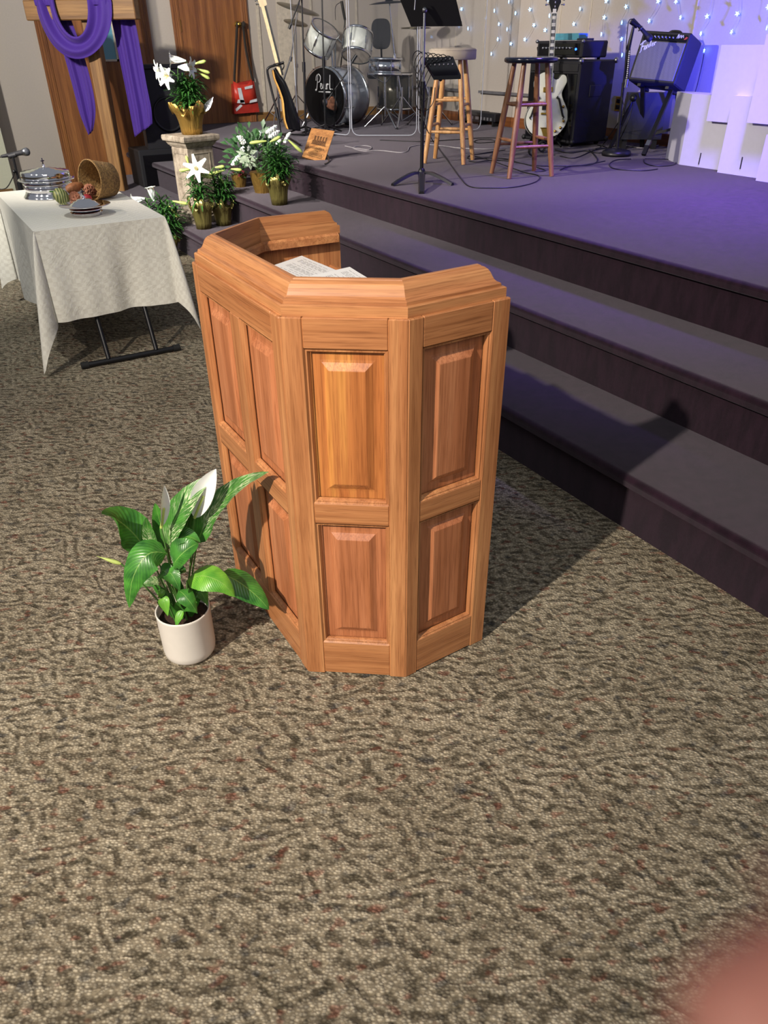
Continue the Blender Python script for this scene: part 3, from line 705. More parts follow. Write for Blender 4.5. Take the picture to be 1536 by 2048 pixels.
M['gourd_brown'] = plain('brown_gourd', '8a5632', .6, 0, .18, .8, 60); M['cone'] = plain('pine_cone_brown', '9a6248', .7, 0, .15); M['red'] = plain('red_fruit', 'a02830', .4)
def gp(px, py, y): return on_y(px, py, y)
g0 = Vector((.80, 5.08, CT + .043))
mb = MB(); mb.lathe([(.004, -.04), (.03, -.036), (.048, -.01), (.047, .015), (.03, .036), (.006, .042)], 32, Matrix.Translation(g0) @ rotm('Y', .9), True, True, lambda r_, z_, a: r_ * (1 + .07 * abs(math.sin(a * 5))))
gt = thing('green_gourd', 'green striped ribbed gourd spilling from the basket, nearest the tray stack', 'gourd', (g0.x, g0.y, CT)); mb.build('fruit', M['gourd_green'], gt)
mb = MB(); mb.tube([g0 + Vector((-.036, 0, .03)), g0 + Vector((-.06, -.01, .035))], [.006, .004], 7); mb.build('stem', M['stem'], gt)
g1 = Vector((.90, 5.14, CT + .078))
mb = MB(); mb.lathe([(.004, -.06), (.022, -.052), (.030, -.02), (.026, .02), (.016, .05), (.004, .06)], 24, Matrix.Translation(g1) @ rotm('Z', .4) @ rotm('Y', 1.45), True, True, lambda r_, z_, a: r_ * (1 + .06 * math.sin(a * 9 + z_ * 200)))
solo(mb, 'warty_gourd', M['gourd_brown'], 'rough orange-brown long gourd lying at the basket mouth', 'gourd', (g1.x, g1.y, CT))
def pinecone(c, L_, R__, axis, label):
    Mx = Matrix.Translation(c) @ Vector(axis).to_track_quat('Z', 'X').to_matrix().to_4x4(); mb = MB(); k = 0
    for i in range(46):
        z_ = -L_ / 2 + L_ * i / 45; rr_ = R__ * math.sin(PI * (i + 3) / 52) ** .7; a = i * 2.39996
        d = Vector((math.cos(a), math.sin(a), .35)); p_ = Vector((0, 0, z_))
        leaf_strip(mb, [Mx @ (p_ + d * rr_ * q) for q in (.2, .6, 1.0, 1.12)], R__ * .75, (Mx.to_3x3() @ Vector((0, 0, 1))), -.2, 2, lambda v: .5 + .5 * math.sin(v * 2.4))
    mb.sphere(c, R__ * .5, 10)
    solo(mb, 'pine_cone', M['cone'], label, 'pine cone', c, 'pine cones in the basket spill')
pinecone(Vector((.985, 5.13, CT + .052)), .075, .034, (-.6, -.3, .3), 'pale brown pine cone inside the mouth of the straw basket')
pinecone(Vector((.875, 5.06, CT + .034)), .06, .030, (-.4, -.8, .2), 'darker pine cone on the cloth between the green gourd and red fruit')
mb = MB(); mb.sphere((.935, 5.035, CT + .026), .026, 18, None, (1.2, 1, .95)); solo(mb, 'red_fruit', M['red'], 'small red fruit in front of the straw basket', 'fruit', (.935, 5.035, CT))
# ------------------------------------------------------------------ microphone on a short stand behind the table
def mic_body(mb1, mb2, mb3, head, tail):
    head = Vector(head); tail = Vector(tail); a = (head - tail).normalized(); L_ = (head - tail).length
    mb1.tube([tail, tail + a * L_ * .12, tail + a * L_ * .74, tail + a * L_ * .8], [.009, .011, .0165, .021], 16)
    Mx = Matrix.Translation(tail + a * L_ * .9) @ a.to_track_quat('Z', 'X').to_matrix().to_4x4()
    mb2.lathe([(.020, -.022), (.0255, -.012), (.0262, 0), (.0262, .002)], 18, Mx); mb3.lathe([(.0262, .002), (.0255, .012), (.018, .022), (.004, .0265)], 18, Mx)
M['mesh_grille'] = plain('mic_grille', '50535a', .45, .6, .3, .8, 500)
def micstand_round(name, label, base, top, boom=None, head=None, tail=None, stickers=False):
    t = thing(name, label, 'microphone stand', base); B = Vector(base)
    mb = MB(); mb.lathe([(.002, 0), (.125, 0), (.128, .006), (.12, .018), (.06, .028), (.02, .034), (.002, .034)], 32, T(*base)); mb.build('base', M['black'], t)
    return t
ms = micstand_round('microphone_stand', 'black straight microphone stand behind the cloth-covered table, by the grey wall', (.72, 6.22, 0), None)
mb = MB(); mb.tube([(.72, 6.22, .03), (.72, 6.22, .62)], .011, 10); mb.tube([(.72, 6.22, .60), (.722, 6.222, .89)], .0085, 10); mb.tube([(.72, 6.22, .66), (.72, 6.22, .73)], .017, 12); mb.sphere((.705, 6.21, .80), .012, 8); mb.build('pole', M['black'], ms)
mb = MB(); mb.tube([(.70, 6.235, .895), (.745, 6.215, .905)], .016, 12); mb.build('clip', M['black_soft'], ms)
a1, a2, a3 = MB(), MB(), MB(); mic_body(a1, a2, a3, (.825, 6.165, .925), (.655, 6.275, .893))
mc = thing('microphone', 'dark vocal microphone lying level in the clip behind the table', 'microphone', (.74, 6.22, .9))
a1.build('handle', M['black_soft'], mc); a2.build('collar', M['steel'], mc); a3.build('grille', M['mesh_grille'], mc)
mb = MB(); mb.tube(smoothpath([(.655, 6.275, .893), (.60, 6.31, .86), (.55, 6.33, .80), (.57, 6.3, .70), (.63, 6.27, .69), (.69, 6.24, .76), (.71, 6.225, .80)], 6), .0035, 6)
solo(mb, 'microphone_cable', M['cable'], 'black cable looping down from the microphone behind the table', 'cable', (.6, 6.3, .8))
# ------------------------------------------------------------------ timber cross with purple drape
CC = Vector((1.985, 8.72, 0)); ca = math.radians(35)
cross = thing('wooden_cross', 'tall rough timber cross standing in front of the oak door', 'cross', CC, -ca)
MB().box((-.062, -.062, 0), (.062, .062, 2.5), None, .008).build('upright', M['cross_wood_z'], cross, world=False)
mb = MB(); mb.box((-.56, -.135, 1.745), (.50, -.002, 1.905), None, .008); mb.build('crossbeam', M['cross_wood'], cross, world=False)
Mc = Matrix.Translation(CC) @ rotm('Z', -ca)
t = NT('purple_cloth'); n = t.noise(t.co((1, 1, 1)), 260, 2); t.set(Base_Color=t.ramp(n, [(.3, srgb('38197a')), (.7, srgb('42208a'))]), Roughness=.75, Sheen_Weight=.25, Sheen_Tint=(.6, .4, 1, 1)); t.bump(n, .12, .002); M['purple'] = t.m
dr = thing('purple_drape', 'long purple cloth draped over the arms of the timber cross', 'drape', Mc @ Vector((0, -.1, 1.9)), -ca)
def sheet(name, lines, folds, amp, seed=0, ny=44, mode='v'):
    """lines: list of (left, right) points in cross space from top to bottom"""
    L_ = smoothpath([a for a, b_ in lines], 6); R__ = smoothpath([b_ for a, b_ in lines], 6); rows = []
    for i in range(len(L_)):
        row = []
        for j in range(ny + 1):
            u = j / ny; p_ = L_[i].lerp(R__[i], u); w = amp * (math.sin(u * folds * 2 * PI + seed + i * .05) + .4 * math.sin(u * folds * 5.1 * PI + seed * 2)); row.append(Mc @ (p_ + Vector((0, w, 0))))
        rows.append(row)
    mb = MB(); mb.grid(rows); return mb.build(name, M['purple'], dr, thick=.002)
fy = -.150
# swag hanging in front of the beam: strands from the left shoulder round to the right shoulder
rows = []
NS = 40
for i in range(NS + 1):
    u = i / NS; row = []
    for j in range(21):
        v = j / 20
        xl, xr = -.40 - .09 * (1 - v), .13 + .20 * (v) 
        xl = -.44 + .20 * (1 - v); xr = .30 - .22 * (1 - v)
        depth = .30 + .175 * v
        x = xl + (xr - xl) * (.5 - .5 * math.cos(PI * u)) * 1.0
        sag = math.sin(PI * u) ** .9
        asym = .03 * math.sin(2 * PI * u)
        z_ = 1.912 - depth * sag - asym * v
        y_ = fy - .03 * sag - .016 * math.sin(v * 3.6 * PI + u * 2) - .014 * math.sin(v * 9 + 1)
        row.append(Mc @ Vector((x, y_, z_)))
    rows.append(row)
mb = MB(); mb.grid(rows); mb.build('swag', M['purple'], dr, thick=.002)
# over the top of the beam
for nm, xa, xb in (('shoulder_fold', -.44, -.24), ('shoulder_fold', .08, .30)):
    sheet(nm, [((xa, fy, 1.86), (xb, fy, 1.86)), ((xa, fy, 1.915), (xb, fy, 1.915)), ((xa, -.07, 1.928), (xb, -.07, 1.928)), ((xa, .015, 1.915), (xb, .015, 1.915)), ((xa, .02, 1.80), (xb, .02, 1.80))], 2.4, .006, 1)
sheet('left_tail', [((-.40, .02, 1.82), (-.20, .02, 1.82)), ((-.345, .03, 1.5), (-.14, .03, 1.5)), ((-.32, .04, 1.2), (-.115, .04, 1.2)), ((-.30, .04, .95), (-.13, .04, .98)), ((-.25, .04, .76), (-.20, .04, .80))], 1.6, .016, 2)
sheet('right_tail', [((.20, .02, 1.82), (.43, .02, 1.82)), ((.205, .03, 1.6), (.44, .03, 1.6)), ((.215, .04, 1.2), (.445, .04, 1.22)), ((.22, .04, .95), (.455, .04, 1.0)), ((.225, .04, .74), (.44, .04, .86))], 1.7, .018, 0)
# ------------------------------------------------------------------ loudspeaker and its sub cabinet
SPV = 8.75
sp = thing('bass_cabinet', 'black cabinet standing under the loudspeaker behind the stone pedestal', 'speaker cabinet', (2.52, SPV + .2, 0))
MB().box((2.24, SPV, 0.0), (2.84, SPV + .42, .60), None, .012).build('cabinet', M['black_soft'], sp)
MB().box((2.28, SPV - .006, .05), (2.80, SPV + .002, .55), None, .004).build('grille', M['black_gloss'], sp)
sp = thing('loudspeaker', 'black loudspeaker with a round woofer behind the lily pedestal', 'loudspeaker', (2.58, SPV + .2, .602))
mb = MB(); mb.prism([(2.36, SPV + .02), (2.86, SPV + .02), (2.80, SPV + .36), (2.42, SPV + .36)], .602, 1.36); mb.build('cabinet', M['black_soft'], sp)
MB().box((2.35, SPV - .0, 1.33), (2.87, SPV + .38, 1.375), None, .008).build('top_cap', M['black'], sp)
mb = MB(); Ms = T(2.63, SPV + .018, .92) @ rotm('X', PI / 2); mb.lathe([(.165, 0), (.17, .006), (.155, .010), (.14, -.002), (.05, -.03), (.045, -.02), (.002, -.012)], 36, Ms); mb.build('woofer', M['black'], sp)
mb = MB(); mb.lathe([(.05, 0), (.05, .006), (.002, .004)], 24, T(2.63, SPV + .018, 1.2) @ rotm('X', PI / 2)); mb.build('tweeter', M['black'], sp)
# ------------------------------------------------------------------ stone pedestal
t = NT('weathered_stone'); n1 = t.noise(t.co((1, 1, 1)), 14, 5, .7); n2 = t.noise(t.co((60, 60, 6)), 1, 3, .6)
t.set(Base_Color=t.mix(t.ramp(n1, [(.3, srgb('6b6153')), (.5, srgb('968b7c')), (.72, srgb('b0a697'))]), t.ramp(n2, [(.35, (.6, .57, .52, 1)), (.6, G1)]), .6, 'MULTIPLY'), Roughness=.9); t.bump(n1, .5, .01); M['stone'] = t.m
PD = Vector((2.175, 6.735, RH))
pd = thing('stone_pedestal', 'square weathered stone pedestal with recessed panels holding a lily', 'pedestal', PD, math.radians(14))
def sq(r_, z): return [(-r_, -r_, z), (r_, -r_, z), (r_, r_, z), (-r_, r_, z)]
MB().loft([sq(.155, 0), sq(.155, .05), sq(.145, .06), sq(.148, .075), sq(.132, .09)], True, True, False).build('plinth', M['stone'], pd, world=False)
mb = MB(); mb.loft([sq(.114, .09), sq(.121, .10), sq(.121, .575), sq(.117, .585)], True, True, False)
for k in range(4):
    Mx = rotm('Z', k * PI / 2)
    rg = [[(-.088 + o, -y, .135 + o), (.088 - o, -y, .135 + o), (.088 - o, -y, .545 - o), (-.088 + o, -y, .545 - o)] for o, y in ((0, .1212), (0, .1255), (.008, .1255), (.012, .1225))]
    mb.loft(rg, True, False, False, Mx)
mb.build('shaft', M['stone'], pd, world=False)
MB().loft([sq(.124, .585), sq(.132, .597), sq(.138, .600), (sq(.150, .622)), sq(.168, .632), sq(.172, .645), sq(.172, .668), sq(.166, .675)], True, True, False).build('capital', M['stone'], pd, world=False)
PT = RH + .675
# ------------------------------------------------------------------ lilies
def lilyflower(parent, p, d, L_=.13, R__=.062, op=1.0):
    p = Vector(p); d = Vector(d).normalized(); Mx = Matrix.Translation(p) @ d.to_track_quat('Z', 'X').to_matrix().to_4x4(); mb = MB()
    for k in range(6):
        a = k * PI / 3 + .2; rad = Vector((math.cos(a), math.sin(a), 0)); P = []
        for i in range(9):
            v = i / 8; rr_ = .006 + .016 * v + op * R__ * max(0, v - .5) ** 1.6 * 3.0; z_ = L_ * (v if v < .8 else .8 + .2 * (v - .8) / .2 * .35 - (v - .8) * .3)
            P.append(Mx @ (rad * rr_ + Vector((0, 0, z_))))
        leaf_strip(mb, P, .046 if k % 2 else .040, Mx.to_3x3() @ (-rad), .35, 4, lambda v: .28 + .9 * math.sin(PI * min(1, v * .93)) ** 1.3 * (1 if v < .9 else .8))
    fl = mb.build('flower', M['petal'], parent)
    mb = MB()
    for k in range(5):
        a = k * 1.256; mb.tube([Mx @ Vector((0, 0, .02)), Mx @ Vector((.012 * math.cos(a), .012 * math.sin(a), L_ * .78))], .0012, 4); mb.sphere(Mx @ Vector((.012 * math.cos(a), .012 * math.sin(a), L_ * .79)), .004, 6)
    mb.build('stamens', M['anther'], fl)
def lilybud(parent, p, d, L_=.10, r_=.013):
    p = Vector(p); d = Vector(d).normalized(); mb = MB(); mb.tube([p + d * L_ * v for v in (0, .1, .3, .55, .8, .93, 1)], [r_ * q for q in (.35, .5, .7, .95, 1, .7, .15)], 8); mb.build('flower_bud', M['bud'], parent)
def lily(name, label, base, pot, foil, stems, H, flowers, buds, seed=0, rad=.13, foil_r=(.07, .125, .17), nleaf=46, group='potted Easter lilies', z0f=.12, leaflen=.13):
    B = Vector(base); r = random.Random(seed); t = thing(name, label, 'potted plant', base, 0, group)
    r0, r1, h = foil_r; mb = MB(); n = 40
    rings = []
    for z_, q in ((0, 1), (.25, 1.07), (.5, 1.16), (.7, 1.28), (.85, 1.5), (1.0, 1.0)):
        row = []
        for k in range(n):
            a = 2 * PI * k / n; w = r0 * q if q != 1.0 or z_ == 0 else r1
            w *= 1 + (.035 + .05 * z_) * math.sin(a * 11 + seed) * (.3 + z_) + .02 * math.sin(a * 23 + z_ * 9)
            row.append((B.x + w * math.cos(a), B.y + w * math.sin(a), B.z + h * z_ + (.22 * h * (math.sin(a * 4 + seed) + .5 * math.sin(a * 9)) if z_ == 1.0 else 0)))
        rings.append(row)
    mb.loft(rings, True, False, True); mb.add(rings[0], [tuple(range(n))]); mb.build('foil_wrap', M[foil], t, thick=.0008)
    mb = MB(); mb.lathe([(r0 * 1.15, h * .62), (.03, h * .66), (.001, h * .67)], 16, T(*B)); mb.build('soil', M['soil'], t)
    tops = []; mb = MB(); ml = MB()
    for (dx, dy, hh) in stems:
        P0 = B + Vector((dx * .3, dy * .3, h * .9)); P1 = B + Vector((dx, dy, hh)); C_ = bez(P0, P0 + Vector((dx * .2, dy * .2, (hh - h) * .4)), P1 - Vector((0, 0, .1)), P1, 16)
        mb.tube(C_, .0045, 6); tops.append(P1)
        for k in range(nleaf):
            u = .02 + .93 * k / nleaf; p_ = C_[min(15, int(u * 16))].lerp(C_[min(16, int(u * 16) + 1)], (u * 16) % 1); a = k * 2.4 + seed + dx * 20
            l = leaflen * r.uniform(.75, 1.15) * (1.15 - .5 * u); d = Vector((math.cos(a), math.sin(a), 0)); e = r.uniform(.45, 1.15)
            pts = [p_ + d * (l * q) + Vector((0, 0, l * (e * q - .85 * q * q * r.uniform(.6, 1)))) for q in (0, .25, .5, .75, 1)]
            leaf_strip(ml, pts, .017 * r.uniform(.8, 1.2), (0, 0, 1), .4, 2, lambda v: max(.1, math.sin(PI * (.12 + .86 * v)) ** .6))
    ml.build('foliage', M['lily_leaf'], t); mb.build('stem', M['stem'], t)
    def attach(p_):
        q = min(tops, key=lambda k: (k - p_).length); m_ = MB(); m_.tube(bez(q, q + Vector((0, 0, .02)), q.lerp(p_, .6) + Vector((0, 0, .02)), p_, 6), .003, 6); m_.build('pedicel', M['stem'], t)
    for p_, d, L_, op in flowers: p_ = Vector(p_); attach(p_); lilyflower(t, p_, d, L_, .062, op)
    for p_, d, L_ in buds: p_ = Vector(p_); attach(p_); lilybud(t, p_, d, L_)
    return t
LF, RT, TW, UP = -YX, YX, -YF, Vector((0, 0, 1))   # left, right, toward the viewer, up
q = Vector((2.19, 6.72, PT)); A_ = lambda x, y, dd=0: at(x, y, q, dd)
lp = lily('easter_lily', 'flowering white lily in bright gold foil on the stone pedestal', q, None, 'gold_foil', [(-.05, .02, .40), (.05, -.03, .42), (0, .05, .44), (.01, -.06, .36), (.08, .04, .38)], .44,
     [(A_(338, 140), LF + TW * .6 - UP * .1, .12, 1.0), (A_(343, 150, -.06), LF * .5 + TW - UP * .15, .10, 1.1), (A_(372, 122, -.03), LF * 1 + UP * .1 + TW * .2, .15, .6), (A_(356, 134, -.05), RT + TW * .3 - UP * .05, .15, .9)],
     [(A_(388, 128), RT + UP * .2, .10), (A_(395, 138), RT - UP * .3, .10), (A_(398, 146), RT - UP * .5, .09)], 1, .15, (.082, .150, .20), 66, leaflen=.15)
mb = MB(); Z_ = A_(405, 222, -.05)
leaf_strip(mb, bez(Z_, Z_ + RT * .04 + UP * .02, Z_ + RT * .06 + UP * .05, Z_ + RT * .10 + UP * .10, 6), .05, TW, .3, 4); mb.build('silver_ribbon', M['silver_foil'], lp)
q = Vector((2.075, 6.38, RH)); A_ = lambda x, y, dd=0: at(x, y, q, dd)
lily('easter_lily', 'lily with one open star flower in olive foil before the pedestal', q, None, 'olive_foil', [(-.04, .02, .44), (.03, 0, .46), (0, -.04, .38)], .46,
     [(A_(396, 340, -.02), TW + UP * .35, .075, 1.4)], [(A_(385, 338), LF + UP * -.1, .11), (A_(378, 330), UP + LF * .2, .07), (A_(395, 348), RT * 1 - UP * .25, .12)], 2, .13, (.062, .10, .20), 44)
q = Vector((2.265, 6.42, RH)); A_ = lambda x, y, dd=0: at(x, y, q, dd)
lily('easter_lily', 'unopened lily in olive foil just right of the star-flowered one', q, None, 'olive_foil', [(-.05, .0, .42), (.03, .02, .44), (0, -.04, .38), (.07, -.02, .36)], .46,
     [], [(A_(450, 340), LF - UP * .25, .15), (A_(438, 352), RT * .5 - UP * .9, .11), (A_(462, 338), RT - UP * .1, .09), (A_(430, 335), RT + UP * .1, .08)], 3, .13, (.062, .10, .17), 48)
q = Vector((2.50, 5.745, 2 * RH)); A_ = lambda x, y, dd=0: at(x, y, q, dd)
lily('easter_lily', 'lily with pale green buds in foil on the middle step, nearest the lectern', q, None, 'olive_foil', [(-.05, .02, .40), (.04, 0, .42), (0, -.04, .36), (.02, .05, .40), (.09, -.03, .34)], .44,
     [], [(A_(533, 282, -.03), LF - UP * .1, .13), (A_(540, 284), RT * .7 + UP * .3, .09), (A_(577, 280), RT * .8 - UP * .7, .13)], 4, .13, (.060, .095, .19), 52)
q = Vector((1.80, 6.58, 0)); A_ = lambda x, y, dd=0: at(x, y, q, dd)
lily('easter_lily', 'lily with two drooping white blooms on the floor behind the white table', q, None, 'olive_foil', [(-.10, .04, .46), (.05, 0, .44), (0, -.07, .40), (.10, -.05, .42), (.02, .08, .48)], .44,
     [(A_(290, 397), LF * 1 - UP * .15, .13, .5), (A_(308, 402), UP + LF * .15, .13, .35)], [(A_(345, 402), RT * 1 - UP * .2, .13), (A_(338, 412), RT * .6 - UP * .9 , .11), (A_(330, 430), LF - UP * .6, .12)], 5, .14, (.065, .10, .16), 60, leaflen=.16)
# mixed arrangement with white flower spikes and ivy
q = Vector((2.62, 6.34, 2 * RH)); A_ = lambda x, y, dd=0: at(x, y, q, dd)
ar = thing('flower_arrangement', 'bushy arrangement with white flower spikes and pale ivy behind the middle-step lily', 'flower arrangement', q)
mb = MB(); mb.lathe([(.07, 0), (.085, .08), (.10, .16)], 24, T(*q), True, True, lambda r_, z_, a: r_ * (1 + .05 * math.sin(a * 9))); mb.build('foil_wrap', M['gold_foil'], ar)
r = random.Random(11); mb = MB()
for k in range(260):
    a = r.uniform(0, 2 * PI); e = r.uniform(-.35, 1.3); R__ = r.uniform(.08, .22); c_ = q + Vector((-.03, .02, .27)) + Vector((math.cos(a) * math.cos(e) * R__ * 1.15, math.sin(a) * math.cos(e) * R__ * 1.15, math.sin(e) * R__))
    d = (c_ - (q + Vector((-.03, .02, .2)))).normalized(); d = (d + Vector((r.uniform(-.5, .5), r.uniform(-.5, .5), r.uniform(-.5, .3)))).normalized(); l = r.uniform(.05, .085)
    leaf_strip(mb, [c_, c_ + d * l * .5 + UP * .008, c_ + d * l], l * .5, (TW + UP), .2, 2)
mb.build('foliage', M['hyd_leaf'], ar)
mb = MB()
for k in range(14): a = r.uniform(0, 2 * PI); mb.tube([q + Vector((0, 0, .1)), q + Vector((math.cos(a) * .12, math.sin(a) * .12, r.uniform(.25, .42)))], .003, 5)
mb.build('stem', M['stem'], ar)
def spike(px0, py0, px1, py1, w, dd=-.12):
    a = A_(px0, py0, dd); b_ = A_(px1, py1, dd); mb = MB()
    for k in range(70):
        u = k / 69; ang = k * 2.4; ww = w * (.35 + .65 * math.sin(PI * (.15 + .8 * u))); d = (YX * math.cos(ang) + TW * math.sin(ang)); c_ = a.lerp(b_, u) + d * ww * r.uniform(.4, 1); mb.sphere(c_, r.uniform(.006, .010), 6)
    mb.build('flower_spike', M['petal'], ar)
for s_ in ((478, 272, 498, 300, .03), (482, 308, 490, 292, .028), (505, 318, 513, 302, .025), (466, 330, 478, 312, .024), (536, 266, 551, 252, .030), (540, 275, 556, 262, .028), (519, 262, 524, 272, .012), (570, 285, 579, 266, .016), (555, 288, 560, 280, .014)): spike(*s_)
mb = MB()
for px, py, s_ in ((494, 308, .09), (500, 322, .07), (486, 318, .05)):
    c_ = A_(px, py, -.16)
    for a in (-2.4, -1.57, -.75, .3, 2.9): leaf_strip(mb, [c_, c_ + (YX * math.cos(a) + UP * math.sin(a)) * s_ * .55 + TW * .008, c_ + (YX * math.cos(a) + UP * math.sin(a)) * s_], s_ * .42, TW, .15, 2)
mb.build('ivy_leaves', M['ivy'], ar)
# small red-leaved plant low behind the lilies
q = Vector((2.56, 6.72, 2 * RH)); rp = thing('poinsettia', 'small dark plant with dull red leaves on the middle step beyond the lilies', 'potted plant', q)
mb = MB(); mb.lathe([(.05, 0), (.07, .10)], 20, T(*q), True, True, lambda r_, z_, a: r_ * (1 + .05 * math.sin(a * 9))); mb.build('foil_wrap', M['gold_foil'], rp)
M['dull_red'] = plain('dull_red_leaf', '7a2a34', .6, 0, .15)
for nm, mt, cnt in (('leaves', 'hyd_leaf', 60), ('red_bracts', 'dull_red', 34)):
    mb = MB()
    for k in range(cnt):
        a = r.uniform(0, 2 * PI); c_ = q + Vector((math.cos(a) * r.uniform(0, .09), math.sin(a) * r.uniform(0, .09), r.uniform(.08, .2))); d = Vector((math.cos(a), math.sin(a), r.uniform(-.3, .4))); leaf_strip(mb, [c_, c_ + d * .03, c_ + d * .06], .03, UP, .2, 2)
    mb.build(nm, M[mt], rp)
mb = MB()
for k in range(8): a = k * .8; mb.tube([q + Vector((0, 0, .05)), q + Vector((math.cos(a) * .05, math.sin(a) * .05, .16))], .003, 5)
mb.build('stem', M['stem'], rp)
# ------------------------------------------------------------------ music stand with mixer
q = on_z(843, 364, S); QS = q.copy()
def A1(x, y, dd=0): return at(x, y, QS, dd)
st = thing('music_stand', 'black sheet-music stand with a tilted desk at the platform front', 'music stand', q)
mb = MB(); mb.tube([q + Vector((0, 0, .05)), A1(846, 165)], .0125, 12); mb.build('lower_pole', M['black'], st)
mb = MB(); mb.tube([A1(846, 170), A1(849, 22)], .0085, 12); up_ = mb.build('upper_pole', M['steel'], st)
mb = MB(); mb.tube([A1(846, 176), A1(846, 163)], .016, 12); mb.build('grip_collar', M['black'], st)
for k, (px, py) in enumerate(((785, 372), (905, 371), (843, 388))):
    e = on_z(px, py, S); d = (e - q); d.z = 0; P = [q + Vector((0, 0, .055)), q + d * .3 + Vector((0, 0, .062)), q + d * .7 + Vector((0, 0, .035)), q + d + Vector((0, 0, .006))]
    mb = MB(); P = smoothpath(P, 4); n = len(P)
    sd = Vector((-d.y, d.x, 0)).normalized(); rows = [[p - sd * w - Vector((0, 0, .005)), p + sd * w - Vector((0, 0, .005)), p + sd * w * .6 + Vector((0, 0, .010)), p - sd * w * .6 + Vector((0, 0, .010))] for p, w in ((p, .026 - .008 * i / n) for i, p in enumerate(P))]
    mb.loft(rows, True, True, False); mb.build('leg', M['black'], st)
mb = MB(); mb.lathe([(.024, .03), (.028, .06), (.02, .085), (.014, .09)], 16, T(q.x, q.y, S)); mb.build('hub', M['black'], st)
# desk: a tilted tray whose back faces the viewer
tl, tr, br, bl = A1(782, -45, -.05), A1(902, -45, -.05), A1(925, 52, .06), A1(822, 53, .06)
mb = MB(); nn = (tr - tl).cross(bl - tl).normalized() * .0015; mb.add([tl - nn, tr - nn, br - nn, bl - nn, tl + nn, tr + nn, br + nn, bl + nn], [(0, 1, 2, 3), (7, 6, 5, 4), (0, 4, 5, 1), (1, 5, 6, 2), (2, 6, 7, 3), (3, 7, 4, 0)])
M['stand_black'] = plain('satin_black', '0d0d0f', .6); mb.build('desk', M['stand_black'], st)
dn = (br - tr).normalized(); back = Vector((YF.x, YF.y, 0)) * .055 + Vector((0, 0, .012))
mb = MB(); mb.add([bl, br, br + back, bl + back, bl + back + Vector((0, 0, .014)), br + back + Vector((0, 0, .014))], [(0, 1, 2, 3), (3, 2, 5, 4)]); mb.build('lip', M['stand_black'], st, thick=.002)
mb = MB(); c_ = A1(850, 20, -.0); mb.sphere(c_, .019, 14, None, (1, .7, 1)); mb.build('tilt_knob', M['steel'], st)
mb = MB(); mb.tube([A1(831, -3, -.045), A1(829, 20, -.045)], .004, 6); mb.build('clip_rod', M['steel'], st)
# small mixer clamped to the pole
mx = thing('mixer', 'small black mixer with a tangle of cables clamped to the music stand', 'mixer', A1(885, 135))
a, b_, c_, d_ = A1(847, 115, .10), A1(906, 113, .10), A1(922, 150, -.08), A1(868, 152, -.08)
th = Vector((0, 0, -.028)); mb = MB(); mb.add([a, b_, c_, d_, a + th, b_ + th, c_ + th * .8, d_ + th * .8], [(0, 1, 2, 3), (7, 6, 5, 4), (0, 4, 5, 1), (1, 5, 6, 2), (2, 6, 7, 3), (3, 7, 4, 0)]); mb.build('mixer_body', M['black_gloss'], mx)
mb = MB()
for i in range(6):
    for j in range(2): p = a.lerp(b_, (i + .6) / 6.5).lerp(d_.lerp(c_, (i + .6) / 6.5), (j + .5) / 3.4); mb.lathe([(.0045, 0), (.004, .008), (.001, .009)], 8, Matrix.Translation(p))
mb.build('knobs', M['grey'], mx)
mb = MB(); mb.sphere(A1(881, 158), .014, 10); mb.tube([A1(881, 158), A1(882, 145)], .006, 8); mb.build('clamp_knob', M['black'], mx)
r = random.Random(5)
for k in range(7):
    x0 = 850 + k * 9; p0 = A1(x0, 118, .08); p3 = A1(838 + k * 2, 150 + k * 14, -.02); mb = MB()
    mb.tube(bez(p0, p0 + Vector((0, 0, .10 + .02 * r.random())) - YX * .05, p3 - YX * .10 + Vector((0, 0, .08)), p3, 14), .0026, 5); mb.build('patch_cable', M['cable'], mx)
def cable(name, pts, rad, mat, label, n=6):
    """pts: world points"""
    P = smoothpath(pts, n); mb = MB(); mb.tube(P, rad, 6); return solo(mb, name, M[mat], label, 'cable', P[0])
G = lambda x, y, h=.0: on_z(x, y, S + .004 + h)
cable('microphone_cable', [A1(848, 140, -.02), A1(838, 165, -.02), A1(831, 190, -.03), A1(834, 215, -.02), A1(850, 222), A1(866, 205), A1(870, 175)], .0032, 'cable', 'black cable hanging in a wide loop around the music stand pole')
cable('instrument_cable', [A1(847, 232, -.02), A1(850, 250, -.05), G(866, 282, .04), G(893, 318), G(920, 355), G(940, 373), G(980, 376), G(1030, 374), G(1070, 364), G(1078, 352), G(1050, 345), G(1030, 338), G(985, 322), G(950, 312)], .0038, 'cable', 'long black cable running from the music stand around the brown stool')
